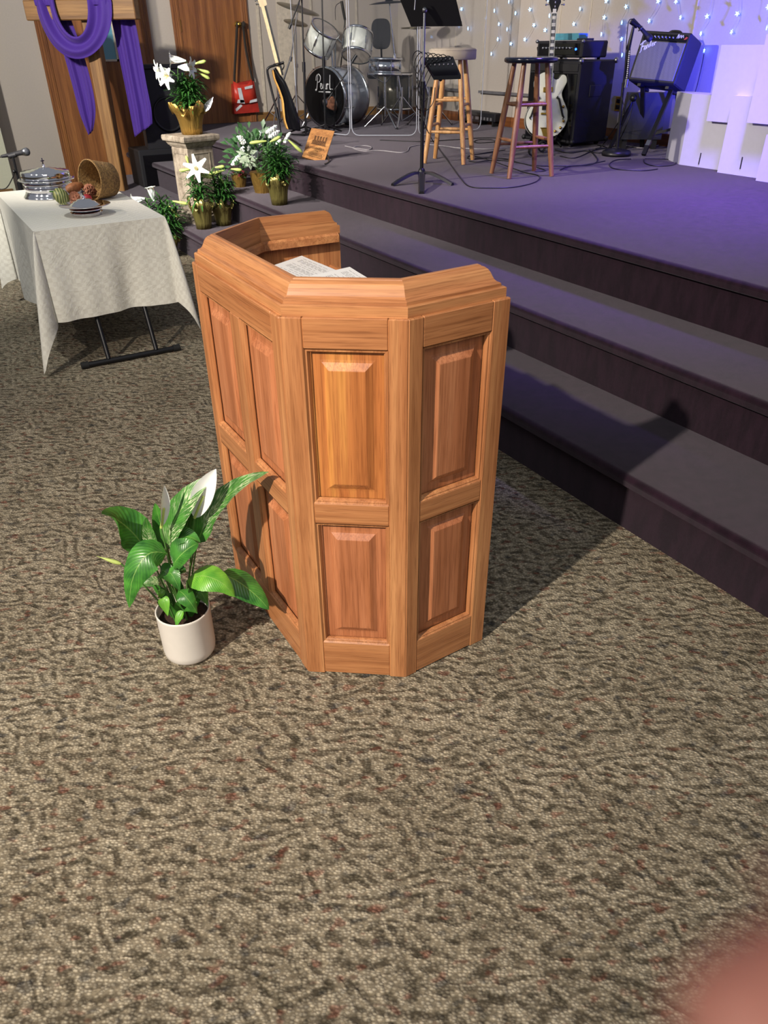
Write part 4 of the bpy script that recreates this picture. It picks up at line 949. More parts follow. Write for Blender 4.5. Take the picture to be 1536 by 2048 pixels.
# ------------------------------------------------------------------ stools
def stool(name, label, feet, seat, seatr, seatz, top_mat, leg_mat, rungs, pad=None, r0=.0165, r1=.021):
    feet = [Vector(f) for f in feet]; c = Vector(seat); t = thing(name, label, 'stool', (c.x, c.y, S))
    tops = []
    for f in feet:
        d = (f - c); d.z = 0; tp = Vector((c.x, c.y, 0)) + d.normalized() * seatr * .62; tp.z = seatz - .03; tops.append(tp)
        mb = MB(); mb.tube([f + Vector((0, 0, .002)), f.lerp(tp, .3), f.lerp(tp, .7), tp], [r0, r1, r1, r0], 12); mb.build('leg', M[leg_mat], t)
    for h, pairs in rungs:
        for i, j in pairs:
            u = (h - S) / (seatz - .03 - S); mb = MB(); a = feet[i].lerp(tops[i], u); b_ = feet[j].lerp(tops[j], u); mb.tube([a, a.lerp(b_, .5), b_], [.009, .0125, .009], 10); mb.build('rung', M[leg_mat], t)
    mb = MB()
    if pad:
        mb.lathe([(.002, seatz - .035), (seatr * .97, seatz - .035), (seatr, seatz - .028), (seatr, seatz + .022), (seatr * .97, seatz + .034), (seatr * .8, seatz + .042), (.002, seatz + .045)], 40, T(c.x, c.y, 0)); mb.build('cushion', M[top_mat], t)
        mb = MB(); mb.lathe([(seatr * 1.003, seatz + .024), (seatr * 1.012, seatz + .027), (seatr * .995, seatz + .031)], 40, T(c.x, c.y, 0), True, False); mb.build('piping', M[top_mat], t)
    else:
        mb.lathe([(.002, seatz - .032), (seatr * .9, seatz - .032), (seatr * .985, seatz - .024), (seatr, seatz - .012), (seatr * .985, seatz - .002), (seatr * .93, seatz + .002), (seatr * .6, seatz - .002), (.002, seatz - .004)], 40, T(c.x, c.y, 0)); mb.build('seat', M[top_mat], t)
    return t
M['seat_black'] = plain('painted_seat', '0e1420', .16, 0, .02); t = NT('ribbed_cushion'); w = t.node('ShaderNodeTexWave'); t.put(w.inputs[0], t.co((1, 1, 1))); w.inputs['Scale'].default_value = 90
t.set(Base_Color=srgb('b5a99a'), Roughness=.9); t.bump(w.outputs['Fac'], .4, .003); M['cushion'] = t.m
fb = [on_z(x, y, S) for x, y in ((1018, 358), (983, 347), (1068, 342), (1103, 353))]
cb = sum(fb, Vector()) / 4
stool('bar_stool', 'brown wooden stool with a glossy black round seat near the white guitar', fb, cb, .182, 1.452, 'seat_black', 'stool_dark', [(1.175, ((0, 1), (1, 2), (2, 3), (3, 0))), (.955, ((0, 1), (2, 3))), (.915, ((3, 0), (1, 2)))])
fw = [on_z(927, 330, S), on_z(849, 327, S)]
d = fw[0] - fw[1]; pn = Vector((-d.y, d.x, 0)); pn = pn if pn.dot(YF) > 0 else -pn
fw += [fw[1] + pn * .97, fw[0] + pn * .97]; cw_ = sum(fw, Vector()) / 4
stool('bar_stool', 'pale wooden stool with a thick round padded seat behind the music stand', fw, cw_, .180, 1.465, 'cushion', 'stool_light', [(1.165, ((0, 1), (2, 3))), (1.13, ((1, 2), (3, 0))), (.945, ((0, 1), (2, 3))), (.985, ((1, 2), (3, 0)))], True)
# ------------------------------------------------------------------ wooden plaque on its stand
a, b_, c_, d_ = at(623, 256, (3.0, 6.17), .10), at(669, 262, (3.0, 6.17), .10), at(648, 326, (3.0, 6.17), -.02), at(604, 313, (3.0, 6.17), -.02)
d_.z = max(d_.z, S + .004); nn = (b_ - a).cross(d_ - a).normalized() * .016
if nn.dot(O - a) > 0: nn = -nn
pq = thing('wooden_plaque', 'small engraved wooden block leaning on a stand at the platform edge', 'plaque', ((a + c_) / 2))
mb = MB(); mb.add([a, b_, c_, d_, a + nn * 1.6, b_ + nn * 1.6, c_ + nn * 1.6, d_ + nn * 1.6], [(0, 1, 2, 3), (7, 6, 5, 4), (0, 4, 5, 1), (1, 5, 6, 2), (2, 6, 7, 3), (3, 7, 4, 0)]); mb.build('block', M['plaque_wood'], pq)
M['burnt'] = plain('burnt_engraving', '3a2412', .8)
def onpl(u, v, k=.0012): return a.lerp(b_, u).lerp(d_.lerp(c_, u), v) - nn.normalized() * k
mb = MB(); r = random.Random(2)
def plmark(u0, v0, u1, v1): mb.add([onpl(u0, v0), onpl(u1, v0), onpl(u1, v1), onpl(u0, v1)], [(0, 1, 2, 3)])
for k in range(15):
    u = .22 + k * .04; top_ = .46 - .17 * abs(math.sin(k * 2.1)) - .05; plmark(u, top_, u + .016, .50); plmark(u - .004, top_ - .03, u + .02, top_)
plmark(.18, .50, .84, .512)
for v in (.60, .635, .70, .80, .84, .89):
    u = .2
    while u < .82:
        l = r.uniform(.02, .06); 
        if v != .70 or .42 < u < .6: plmark(u, v, u + l, v + .018)
        u += l + .02
plmark(.10, .765, .92, .772)
mb.build('engraving', M['burnt'], pq)
mb = MB(); p0 = onpl(.95, .9, -.03); mb.tube(smoothpath([onpl(.5, .3, -.03), onpl(.9, .6, -.05), on_z(658, 322, S + .006), on_z(650, 328, S + .006)], 5), .006, 6); mb.build('easel_wire', M['black'], pq)
# ------------------------------------------------------------------ drum kit
def disc(mb, c, n, r, r2=None, th=.004, seg=32): mb.lathe([(.001, 0), (r, 0), (r, th), (.001, th)], seg, Matrix.Translation(c) @ Vector(n).normalized().to_track_quat('Z', 'X').to_matrix().to_4x4(), False, True)
M['drum_white'] = plain('drum_white', 'dfe2d8', .18, 0, .03); M['drum_head'] = plain('drum_head', 'b9ada0', .5); M['head_black'] = plain('black_drum_head', '0b0b0d', .3)
t = NT('clear_shell'); t.set(Base_Color=srgb('a9aeb8'), Roughness=.12, Metallic=.35); M['shell_grey'] = t.m
Fc = at(649, 195, (4.33, 8.43), 0)                     # centre of the bass drum's front head
ax = (YF * .80 + YX * .60).normalized()                # drum axis runs back and to the right
R0 = .290
bd = thing('bass_drum', 'bass drum with a black front head carrying two rack toms', 'drum', (Fc.x, Fc.y, S))
Q4 = ax.to_track_quat('Z', 'Y').to_matrix().to_4x4(); Mbd = Matrix.Translation(Fc) @ Q4
mb = MB(); mb.lathe([(R0 - .012, .01), (R0, .01), (R0, .42), (R0 - .012, .42)], 56, Mbd, True, False); mb.build('shell', M['shell_grey'], bd)
for z_ in (-.004, .40):
    mb = MB(); mb.lathe([(R0 - .006, z_), (R0 + .014, z_), (R0 + .014, z_ + .034), (R0 + .003, z_ + .034)], 56, Mbd, True, False); mb.build('hoop', M['chrome'], bd)
mb = MB(); hr = .115; hc = Vector((.055, -.10))
# head with a round port cut out: ring between outer circle and the port
N = 56; rows = []
Lx = (Mbd.to_3x3().inverted() @ YX); Lz = (Mbd.to_3x3().inverted() @ Vector((0, 0, 1))); Lx.z = Lz.z = 0; Lx.normalize(); Lz = Lz - Lx * Lz.dot(Lx); Lz.normalize()
hcv = Lx * .06 + Lz * -.075
for k in range(N + 1):
    a_ = 2 * PI * k / N; o_ = Vector((math.cos(a_), math.sin(a_), 0)) * R0; i_ = hcv + Vector((math.cos(a_), math.sin(a_), 0)) * hr; rows.append([Mbd @ o_, Mbd @ o_.lerp(i_, .5), Mbd @ i_])
mb.grid(rows, False); hd = mb.build('front_head', M['head_black'], bd, thick=.002)
mb = MB(); mb.lathe([(hr - .004, -.003), (hr + .008, -.003), (hr + .008, .003)], 40, Mbd @ Matrix.Translation(hcv), True, False); mb.build('port_ring', M['black'], hd)
mb = MB(); disc(mb, Mbd @ Vector((0, 0, .41)), ax, R0 - .01); mb.build('batter_head', M['drum_head'], bd)
mb = MB(); mb.sphere(Mbd @ (hcv + Vector((.03, .02, .16))), .12, 14, None, (1.1, .8, .7)); mb.build('pillow', plain('patterned_pillow', '8a5a44', .9, 0, .5, .3, 14), bd)
# script lettering on the head, flat white strokes
def strokes(parent, name, mat, org, ux, uy, size, paths, w, off):
    mb = MB(); nrm = ux.cross(uy).normalized()
    if nrm.dot(O - org) < 0: nrm = -nrm
    for P in paths:
        P3 = smoothpath([org + ux * (x * size) + uy * (y * size) + nrm * off for x, y in P], 5) if len(P) > 2 else [org + ux * (x * size) + uy * (y * size) + nrm * off for x, y in P]
        for i in range(len(P3) - 1):
            d = (P3[i + 1] - P3[i]); 
            if d.length < 1e-6: continue
            s_ = d.normalized().cross(nrm) * w * size / 2; e = d.normalized() * w * size * .2
            mb.add([P3[i] - s_ - e, P3[i] + s_ - e, P3[i + 1] + s_ + e, P3[i + 1] - s_ + e], [(0, 1, 2, 3)])
    return mb.build(name, M[mat], parent)
M['white_ink'] = plain('white_lettering', 'e8e8e8', .5)
ux = Mbd.to_3x3() @ Lx; uy = Mbd.to_3x3() @ Lz
PEARL = [[(.0, .02), (.06, -.02), (.14, .10), (.24, .60), (.30, .98)], [(.10, .62), (.16, .90), (.38, 1.02), (.54, .84), (.46, .58), (.26, .50)], [(.04, .06), (.10, .0)],
         [(.46, .22), (.58, .28), (.62, .40), (.54, .42), (.50, .26), (.54, .10), (.66, .12), (.72, .22)], [(.94, .38), (.82, .42), (.74, .26), (.78, .10), (.90, .14), (.96, .38), (.97, .12), (1.04, .10)],
         [(1.10, .42), (1.12, .08)], [(1.12, .30), (1.20, .42), (1.28, .38)], [(1.46, .98), (1.40, .20), (1.46, .08), (1.54, .10)], [(1.64, .08), (1.66, .08)], [(.30, -.10), (1.44, -.10)]]
strokes(hd, 'logo', 'white_ink', Mbd @ (Lx * -.125 + Lz * .070), ux, uy, .150, PEARL, .060, .003)
mb = MB()
for k in range(8):
    a_ = k * PI / 4 + .3; d = Vector((math.cos(a_), math.sin(a_), 0)); mb.tube([Mbd @ (d * (R0 + .018) + Vector((0, 0, -.01))), Mbd @ (d * (R0 + .018) + Vector((0, 0, .13)))], .0045, 6); mb.tube([Mbd @ (d * (R0 + .012) + Vector((0, 0, .10))), Mbd @ (d * (R0 + .012) + Vector((0, 0, .15)))], .011, 8)
mb.build('tension_rods', M['chrome'], bd)
for s_ in (-1, 1):
    mb = MB(); p0 = Mbd @ (Lx * s_ * R0 * .9 + Lz * -.12 + Vector((0, 0, .12))); p1 = Vector((p0.x, p0.y, S + .01)) + ux * s_ * .10 - ax * .12; mb.tube([p0 + Vector((0, 0, .06)), p1], [.011, .008], 8); mb.build('spur', M['chrome'], bd)
def drum(parent, part, c, n_, r, h, shellmat, lugs=6, headmat='drum_head'):
    """c: centre of the lower head, n_: axis to the upper head"""
    Mx = Matrix.Translation(c) @ Vector(n_).normalized().to_track_quat('Z', 'Y').to_matrix().to_4x4()
    mb = MB(); mb.lathe([(r - .008, .012), (r, .012), (r, h - .012), (r - .008, h - .012)], 44, Mx, True, False); sh = mb.build(part, M[shellmat], parent)
    mb = MB(); mb.lathe([(.001, .004), (r - .004, .006), (r - .002, .012)], 40, Mx, False, False); mb.build('lower_head', M[headmat], sh)
    mb = MB(); mb.lathe([(r - .002, h - .012), (r - .004, h - .006), (.001, h - .004)], 40, Mx, False, False); mb.build('upper_head', M[headmat], sh)
    for z_ in (.0, h - .024):
        mb = MB(); mb.lathe([(r + .001, z_), (r + .012, z_), (r + .012, z_ + .024), (r + .001, z_ + .024)], 44, Mx, True, False); mb.build('hoop', M['chrome'], sh)
    mb = MB()
    for k in range(lugs):
        a_ = 2 * PI * k / lugs + .35; d = Vector((math.cos(a_), math.sin(a_), 0)) * (r + .008); mb.tube([Mx @ (d + Vector((0, 0, .02))), Mx @ (d + Vector((0, 0, h - .02)))], .003, 5); mb.tube([Mx @ (d + Vector((0, 0, h * .35))), Mx @ (d + Vector((0, 0, h * .65)))], .009, 8)
    mb.build('lugs', M['chrome'], sh); return sh
Z3 = Vector((0, 0, 1)); qd = (4.45, 8.5)
c1 = at(633, 100, qd, .0); n1 = (YX * .46 + Z3 * .80 - YF * .35); drum(bd, 'rack_tom', c1, n1 * -1 if False else n1, .150, .25, 'drum_white')
c2 = at(712, 113, qd, .05); n2 = (YX * .12 + Z3 * .86 + YF * .45); drum(bd, 'rack_tom', c2 , n2, .155, .25, 'drum_white')
mb = MB(); mb.tube([Mbd @ (Lz * R0 + Vector((0, 0, .16))), at(662, 70, qd, .1)], .0135, 10); mb.tube([Mbd @ (Lz * R0 + Vector((0, 0, .2))), at(671, 72, qd, .15)], .0135, 10)
mb.tube([at(662, 72, qd, .1), at(650, 88, qd, .02)], .011, 8); mb.tube([at(671, 74, qd, .15), at(690, 92, qd, .12)], .011, 8); mb.build('tom_mount', M['chrome'], bd)
mb = MB(); mb.sphere(at(666, 72, qd, .08), .022, 10); mb.build('mount_clamp', M['chrome'], bd)
# snare on its stand, floor tom, hi-hat, crash cymbal, throne
sc_ = at(770, 150, (4.95, 8.1), 0)
sn = thing('snare_drum', 'chrome snare drum on its stand at the middle of the kit', 'drum', (sc_.x, sc_.y, S)); drum(sn, 'shell', sc_, Z3 + YX * .03, .178, .165, 'chrome', 8)
mb = MB(); mb.tube([sc_ + Z3 * -.02, Vector((sc_.x, sc_.y, S + .12))], .012, 10)
for k in range(3): a_ = k * 2.09 + .5; d = Vector((math.cos(a_), math.sin(a_), 0)); mb.tube([Vector((sc_.x, sc_.y, S + .22)), Vector((sc_.x, sc_.y, S + .012)) + d * .24], .008, 7); mb.tube([sc_ + Z3 * -.08, sc_ + d * .17 + Z3 * .01], .006, 6)
mb.build('stand', M['chrome'], sn)
M['bronze_shell'] = plain('dark_smoke_shell', '4a4638', .2, .3, .05)
fc = at(790, 232, (5.15, 8.75), 0); fc.z = S + .14
ft = thing('floor_tom', 'dark floor tom on thin legs behind the cymbal stand', 'drum', (fc.x, fc.y, S)); drum(ft, 'shell', fc, Z3, .20, .38, 'bronze_shell', 8)
for k in range(3):
    a_ = k * 2.09 + .2; d = Vector((math.cos(a_), math.sin(a_), 0)) * .215; mb = MB(); mb.tube([fc + d + Z3 * .2, Vector((fc.x, fc.y, S + .01)) + d * 1.1], .006, 6); mb.build('leg', M['chrome'], ft)
def cymstand(name, label, base, top, r, tilt, mat='cym', cat='cymbal', legs=.30, hub=.30, cym=True):
    base = Vector(base); top = Vector(top); t = thing(name, label, cat, base)
    mb = MB(); mb.tube([base + Z3 * .05, base + Z3 * (hub + .1)], .0125, 10); mb.tube([base + Z3 * hub, base.lerp(top, .6)], .011, 10); mb.tube([base.lerp(top, .58), top + Z3 * .02], .0075, 8); mb.tube([base.lerp(top, .56), base.lerp(top, .60)], .018, 10); mb.build('pole', M['chrome'], t)
    for k in range(3):
        a_ = k * 2.09 + .35; d = YX * math.cos(a_) + Vector((YF.x, YF.y, 0)) * math.sin(a_); mb = MB(); mb.tube([base + Z3 * hub + d * .015, base + d * legs * .5 + Z3 * hub * .52, base + d * legs + Z3 * .012], .0075, 8); mb.tube([base + Z3 * .06, base + d * legs * .55 + Z3 * (hub * .46)], .005, 6); lg = mb.build('leg', M['chrome'], t)
        mb = MB(); mb.sphere(base + d * legs + Z3 * .013, .012, 8); mb.build('rubber_foot', M['rubber'], lg)
    if cym:
        Mx = Matrix.Translation(top) @ Vector(tilt).normalized().to_track_quat('Z', 'Y').to_matrix().to_4x4(); mb = MB()
        mb.lathe([(r, -.020), (r * .6, -.006), (r * .2, .0), (r * .17, .012), (r * .08, .018), (.006, .019)], 44, Mx, True, False); mb.build('cymbal', M[mat], t, thick=.0015)
        mb = MB(); mb.lathe([(.012, .018), (.014, .03), (.006, .045)], 10, Mx); mb.build('wing_nut', M['chrome'], t)
    return t
t = NT('cymbal_bronze'); t.set(Base_Color=srgb('8d8775'), Metallic=.9, Roughness=.35); M['cym'] = t.m; M['cym_dark'] = plain('dark_cymbal', '2c2c30', .5, .6)
cymstand('crash_cymbal', 'dark crash cymbal seen edge-on atop the tall chrome tripod stand', (5.13, 8.12, S), at(778, 2, (5.13, 8.12)), .215, Z3 + YX * -.05 - YF * .05, 'cym_dark')
hh = cymstand('hi_hat', 'pair of thin hi-hat cymbals near the right edge of the drum shield', (5.42, 8.0, S), at(832, 53, (5.42, 8.0)), .17, Z3, 'cym')
Mx = Matrix.Translation(at(832, 56, (5.42, 8.0))); mb = MB(); mb.lathe([(.17, .004), (.1, -.004), (.03, -.012), (.008, -.014)], 36, Mx, True, False); mb.build('lower_cymbal', M['cym'], hh, thick=.0015)
cymstand('ride_cymbal', 'large grey cymbal at the top left of the drum kit', (4.05, 9.1, S), at(597, 14, (4.05, 9.1)), .24, Z3 * .9 + YX * .25 - YF * .12, 'cym')
cymstand('splash_cymbal', 'smaller grey cymbal just below the large left cymbal', (4.35, 9.25, S), at(592, 42, (4.35, 9.25)), .14, Z3 * .9 + YX * .2 - YF * .2, 'cym')
th_ = at(765, 200, (5.35, 8.85)); th_.z = S
tn = thing('drum_throne', 'black drum stool with a rounded backrest behind the snare', 'stool', th_)
mb = MB(); Mx = Matrix.Translation(th_ + Z3 * .46); mb.lathe([(.002, 0), (.17, 0), (.185, .02), (.18, .06), (.14, .075), (.002, .07)], 28, Mx); mb.build('seat', M['black_soft'], tn)
mb = MB(); 
for w_, o_ in ((.115, 0),):
    c0 = at(762, 68, (5.35, 8.85), .16); rows = []
    for i in range(2): rows.append([c0 + YX * (w_ * math.copysign(abs(math.cos(a_)) ** .6, math.cos(a_))) + Z3 * (.155 * math.copysign(abs(math.sin(a_)) ** .6, math.sin(a_))) + Vector((YF.x, YF.y, 0)) * (i * .05) for a_ in [2 * PI * k / 32 for k in range(32)]])
    mb.loft(rows, True, True, False)
mb.build('backrest', M['black_soft'], tn)
mb = MB(); mb.tube([th_ + Z3 * .46 + Vector((YF.x, YF.y, 0)) * .15, c0 + Vector((YF.x, YF.y, 0)) * .04 - Z3 * .1], .012, 8); mb.tube([th_ + Z3 * .15, th_ + Z3 * .47], .016, 10)
mb.build('post', M['black'], tn)
for k in range(3): a_ = k * 2.09; d = Vector((math.cos(a_), math.sin(a_), 0)); mb = MB(); mb.tube([th_ + Z3 * .25, th_ + d * .26 + Z3 * .012], .009, 7); mb.build('leg', M['chrome'], tn)
# ------------------------------------------------------------------ clear drum shield
t = NT('clear_acrylic'); tr_ = t.node('ShaderNodeBsdfTransparent'); gl = t.node('ShaderNodeBsdfGlossy'); gl.inputs['Roughness'].default_value = .04; gl.inputs['Color'].default_value = (.9, .93, 1, 1); tr_.inputs[0].default_value = (.95, .96, .97, 1)
fr = t.node('ShaderNodeLayerWeight'); fr.inputs['Blend'].default_value = .5; mxs = t.node('ShaderNodeMixShader'); t.put(mxs.inputs[0], t.math('MULTIPLY_ADD', t.math('POWER', fr.outputs['Facing'], 4.0), .35, .03)); t.put(mxs.inputs[1], tr_.outputs[0]); t.put(mxs.inputs[2], gl.outputs[0]); t.put(t.out.inputs[0], mxs.outputs[0]); M['acrylic'] = t.m
M['acrylic_edge'] = plain('acrylic_edge', 'b4b8c4', .25, 0, .02)
sh_pts = [on_z(590, 262, S), on_z(702, 275, S), on_z(835, 275, S), on_z(962, 262, S)]
sh_pts[0] = Vector((3.92, 8.35, S)); 
SHH = 1.75
ds = thing('drum_shield', 'clear acrylic drum shield of upright panels around the drum kit', 'drum shield', sh_pts[1])
for i in range(3):
    a, b_ = sh_pts[i].copy(), sh_pts[i + 1].copy(); a.z = b_.z = 0; d = (b_ - a).normalized(); L_ = (b_ - a).length; g_ = .012; rc = .07
    Ux = d; Nn = Vector((-d.y, d.x, 0)); out_ = [(g_ + rc, S + .02)] + [(L_ - g_ - rc + rc * math.sin(x), S + .02 + rc - rc * math.cos(x)) for x in (0, .4, .8, 1.2, PI / 2)] + [(L_ - g_, S + SHH), (g_, S + SHH)] + [(g_ + rc - rc * math.sin(x), S + .02 + rc - rc * math.cos(x)) for x in (PI / 2, 1.2, .8, .4)]
    w3 = lambda p, k=0: a + Ux * p[0] + Nn * k + Z3 * p[1]
    mb = MB(); mb.loft([[w3(p, -.003) for p in out_], [w3(p, .003) for p in out_]], True, True, False); pn_ = mb.build('shield_panel', M['acrylic'], ds)
    mb = MB(); pts = [w3(p) for p in out_[:6]] + [w3(out_[6])]
    mb.tube([w3(out_[7])] + [w3(p) for p in out_[8:]] + [w3(p) for p in out_[0:7]], .0042, 6, None, False); mb.build('panel_edge', M['acrylic_edge'], pn_)
# ------------------------------------------------------------------ microphone stands in front of the kit
def mstand(label, base, top, boom=None, micp=None, feet=.26, base_r=None, cat='microphone stand'):
    base = Vector(base); top = Vector(top); t = thing('microphone_stand', label, cat, base)
    mb = MB(); mb.tube([base + Z3 * .02, base.lerp(top, .5)], .0115, 10); mb.tube([base.lerp(top, .48), top], .008, 10); mb.tube([base.lerp(top, .46), base.lerp(top, .53)], .017, 10); mb.build('pole', M['black'], t)
    if base_r:
        mb = MB(); mb.lathe([(.002, 0), (base_r, 0), (base_r * 1.02, .012), (base_r * .96, .03), (base_r * .6, .045), (.03, .055), (.002, .055)], 36, Matrix.Translation(base)); mb.build('base', M['black'], t)
    else:
        for k in range(3):
            a_ = k * 2.09 + .9; d = YX * math.cos(a_) + Vector((YF.x, YF.y, 0)) * math.sin(a_); mb = MB(); mb.tube([base + Z3 * .09, base + d * feet + Z3 * .01], .008, 8); mb.build('leg', M['black'], t)
    if boom:
        mb = MB(); mb.tube([Vector(p) for p in boom], .0075, 8); mb.build('boom_arm', M['black'], t)
        mb = MB(); mb.tube([Vector(boom[-1]), Vector(boom[-1]).lerp(Vector(boom[-2]), .22)], .014, 10); mb.build('counterweight', M['black'], t)
    return t
q1 = on_z(612, 272, S); mstand('black boom microphone stand crossing the left edge of the drum shield', q1, at(603, -20, q1), [at(604, -12, q1, -.02), at(595, 12, q1, -.04), at(578, 58, q1, -.06)])
q2 = on_z(650, 262, S) ; q2 = Vector((4.02, 7.98, S)); q2 = on_z(651, 268, S)
mstand('black microphone stand standing before the drum logo', q2, at(643, -40, q2))
q3 = at(672, 262, (4.75, 8.9)); q3.z = S
kb = mstand('short black boom stand between the two rack toms', q3, at(690, 40, q3), None)
mb = MB(); mb.tube([at(683, 2, q3), at(690, 40, q3)], [.018, .014], 10); mb.tube(smoothpath([at(680, 5, q3), at(671, 14, q3), at(671, 40, q3)], 5), .004, 6); mb.build('clip', M['black'], kb)
bq1 = at(706, 110, (4.25, 8.0)); bq2 = at(655, 200, (4.25, 8.0))
bm = thing('drum_microphone', 'black microphone on a slanting arm pointing at the bass drum port', 'microphone', on_z(655, 262, S))
mb = MB(); mb.tube([at(713, 110, (4.28, 8.05)), at(690, 150, (4.28, 8.05)), at(655, 200, (4.28, 8.05))], .0075, 8); mb.build('boom_arm', M['black'], bm)
mb = MB(); mb.tube([at(713, 110, (4.28, 8.05)), at(704, 124, (4.28, 8.05))], .016, 10); mb.build('counterweight', M['black'], bm)
mb = MB(); mb.sphere(at(650, 205, (4.28, 8.05)), .03, 14, None, (1, 1, 1.3)); mb.build('grille', M['steel'], bm)
mb = MB(); mb.tube([at(672, 175, (4.28, 8.05)), on_z(668, 262, S + .01)], .008, 8); mb.build('pole', M['black'], bm)
# ------------------------------------------------------------------ bass guitar on a hanging stand
q5 = Vector((3.62, 7.95, 0)); B5 = lambda x, y, dd=0: at(x, y, q5, dd)
gs = thing('guitar_stand', 'tall black hanging guitar stand holding the bass beside the end wall', 'guitar stand', (3.62, 7.95, S))
mb = MB(); mb.tube(smoothpath([B5(566, 300, -.12), B5(556, 235, -.08), B5(543, 180, -.06), B5(535, 145, -.06), B5(537, 136, -.06), B5(548, 131, -.05), B5(566, 126, -.03)], 6), .0115, 10); mb.build('pole', M['black'], gs)
mb = MB(); mb.tube([B5(552, 130, -.07), B5(568, 124, -.07)], .010, 8); mb.tube(smoothpath([B5(548, 129, -.01), B5(560, 126, -.09)], 3), .008, 8); mb.tube(smoothpath([B5(566, 125, -.05), B5(568, 133, -.06), B5(563, 142, -.04)], 4), .006, 6); mb.build('neck_yoke', M['black'], gs)
mb = MB(); mb.tube([B5(552, 215, -.07), B5(556, 236, -.08)], .018, 10); mb.build('height_clutch', M['black'], gs)
for e in ((600, 290), (540, 300), (610, 270)):
    mb = MB(); p = on_z(e[0], e[1], S + .012); mb.tube([B5(565, 268, -.06), p], .009, 8); mb.build('leg', M['black'], gs)
bg = thing('bass_guitar', 'bass guitar with an amber edge and pale neck hanging on its stand', 'guitar', B5(585, 255))
# body is seen almost from the side: amber rim toward the viewer, black face turned to the right
fwd = (YX * .80 + YF * .35).normalized(); fwd.z = 0
spine = [B5(x, y) for x, y in ((544, 140), (548, 158), (556, 178), (563, 200), (565, 222), (567, 240), (573, 258))]
P = smoothpath(spine, 5); rows = []; N = len(P)
edge = [B5(x, y, -.06) for x, y in ((549, 137), (558, 150), (570, 165), (582, 195), (590, 215), (598, 240), (600, 262))]; E2 = smoothpath(edge, 5)
for i in range(N): rows.append([P[i], P[i] + YX * .034 - Vector((YF.x, YF.y, 0)) * .03])
M['amber'] = plain('amber_lacquer', 'd9a55c', .22, 0, .05)
mb = MB(); mb.grid(rows); mb.build('body_side', M['amber'], bg, thick=.012)
rows = []
for i in range(N): a_ = rows_p = P[i] + YX * .030 - Vector((YF.x, YF.y, 0)) * .02; rows.append([a_, a_.lerp(E2[i], .5), E2[i]])
mb = MB(); mb.grid(rows); mb.build('body_face', M['black_gloss'], bg, thick=.03)
mb = MB(); n0, n1_ = B5(562, 150, -.03), B5(527, 12, .0); mb.bar(n0, n1_, .050, .020, None, -CF); mb.build('neck', plain('maple_neck', 'd8c39a', .3), bg)
mb = MB(); o_ = YX * .018 - YF * .012; mb.bar(n0 + o_, n1_ + o_, .020, .022, None, -CF); mb.build('fretboard', M['black_gloss'], bg)
mb = MB(); h0, h1 = B5(527, 12), B5(519, -16); mb.bar(h0, h1, .075, .018, None, -CF); hdst = mb.build('headstock', plain('maple_head', 'cdbb98', .35), bg)
mb = MB()
for k in range(4): c_ = h0.lerp(h1, .15 + k * .25) - YX * .045; mb.tube([c_ + YX * .02, c_ - YX * .012], .006, 6); mb.sphere(c_ - YX * .016, .011, 6)
mb.build('tuning_pegs', M['chrome'], hdst)
# ------------------------------------------------------------------ shoulder bag hanging on the door knob
yb = 9.70; V9 = lambda x, y, dy=0: on_y(x, y, yb + dy)
bag = thing('shoulder_bag', 'red shoulder bag with white markings hanging from the brass door knob', 'bag', V9(493, 225))
mb = MB(); c = [V9(467, 168), V9(507, 160), V9(519, 224), V9(469, 228)]; bk_ = [p + Vector((0, .075, 0)) for p in c]
fr_ = [c[0], c[1], c[2], c[3]]; mb.add(fr_ + bk_, [(0, 1, 2, 3), (7, 6, 5, 4), (0, 4, 5, 1), (1, 5, 6, 2), (2, 6, 7, 3), (3, 7, 4, 0)]); M['bag_red'] = plain('red_nylon', 'a82c22', .45, 0, .10, .4, 18); bb_ = mb.build('bag_body', M['bag_red'], bag)
mb = MB(); f0 = [V9(466, 162, -.008), V9(478, 169, -.012), V9(495, 169, -.012), V9(503, 158, -.008)]; f1 = [V9(470, 206, -.022), V9(480, 208, -.028), V9(500, 206, -.028), V9(514, 204, -.02)]
mb.grid([f0, [a.lerp(b_, .5) + Vector((0, -.008, 0)) for a, b_ in zip(f0, f1)], f1]); fl_ = mb.build('flap', plain('bright_red_nylon', 'cc3a2a', .4, 0, .06, .3, 18), bag, thick=.004)
M['bag_white'] = plain('white_print', 'd4d8de', .5)
mb = MB()
for poly in (((475, 176), (482, 176), (489, 205), (481, 206)), ((476, 199), (488, 200), (490, 207), (474, 206)), ((489, 174), (505, 170), (505, 176), (490, 179)), ((500, 201), (514, 197), (514, 203), (499, 206))):
    mb.add([V9(x, y, -.037) for x, y in poly], [(0, 1, 2, 3)])
mb.build('print', M['bag_white'], fl_, thick=.001)
mb = MB(); mb.add([V9(x, y, -.004) for x, y in ((471, 218), (482, 208), (485, 212), (473, 223))], [(0, 1, 2, 3)]); mb.build('logo', M['bag_white'], bb_, thick=.001)
M['strap'] = plain('dark_webbing', '2e2722', .85)
kp = Vector((3.90, yb + .01, 1.735))
for P, w in (((kp + Vector((-.02, 0, .02)), kp + Vector((-.035, 0, -.03)), V9(471, 110), V9(469, 150), V9(469, 168)), .030), ((kp + Vector((.01, 0, .02)), kp + Vector((.04, 0, -.03)), V9(492, 100), V9(503, 150), V9(507, 162)), .030)):
    mb = MB(); Pp = smoothpath(P, 4); mb.grid([[p - Vector((w / 2, 0, 0)), p + Vector((w / 2, 0, 0))] for p in Pp]); mb.build('strap', M['strap'], bag, thick=.003)
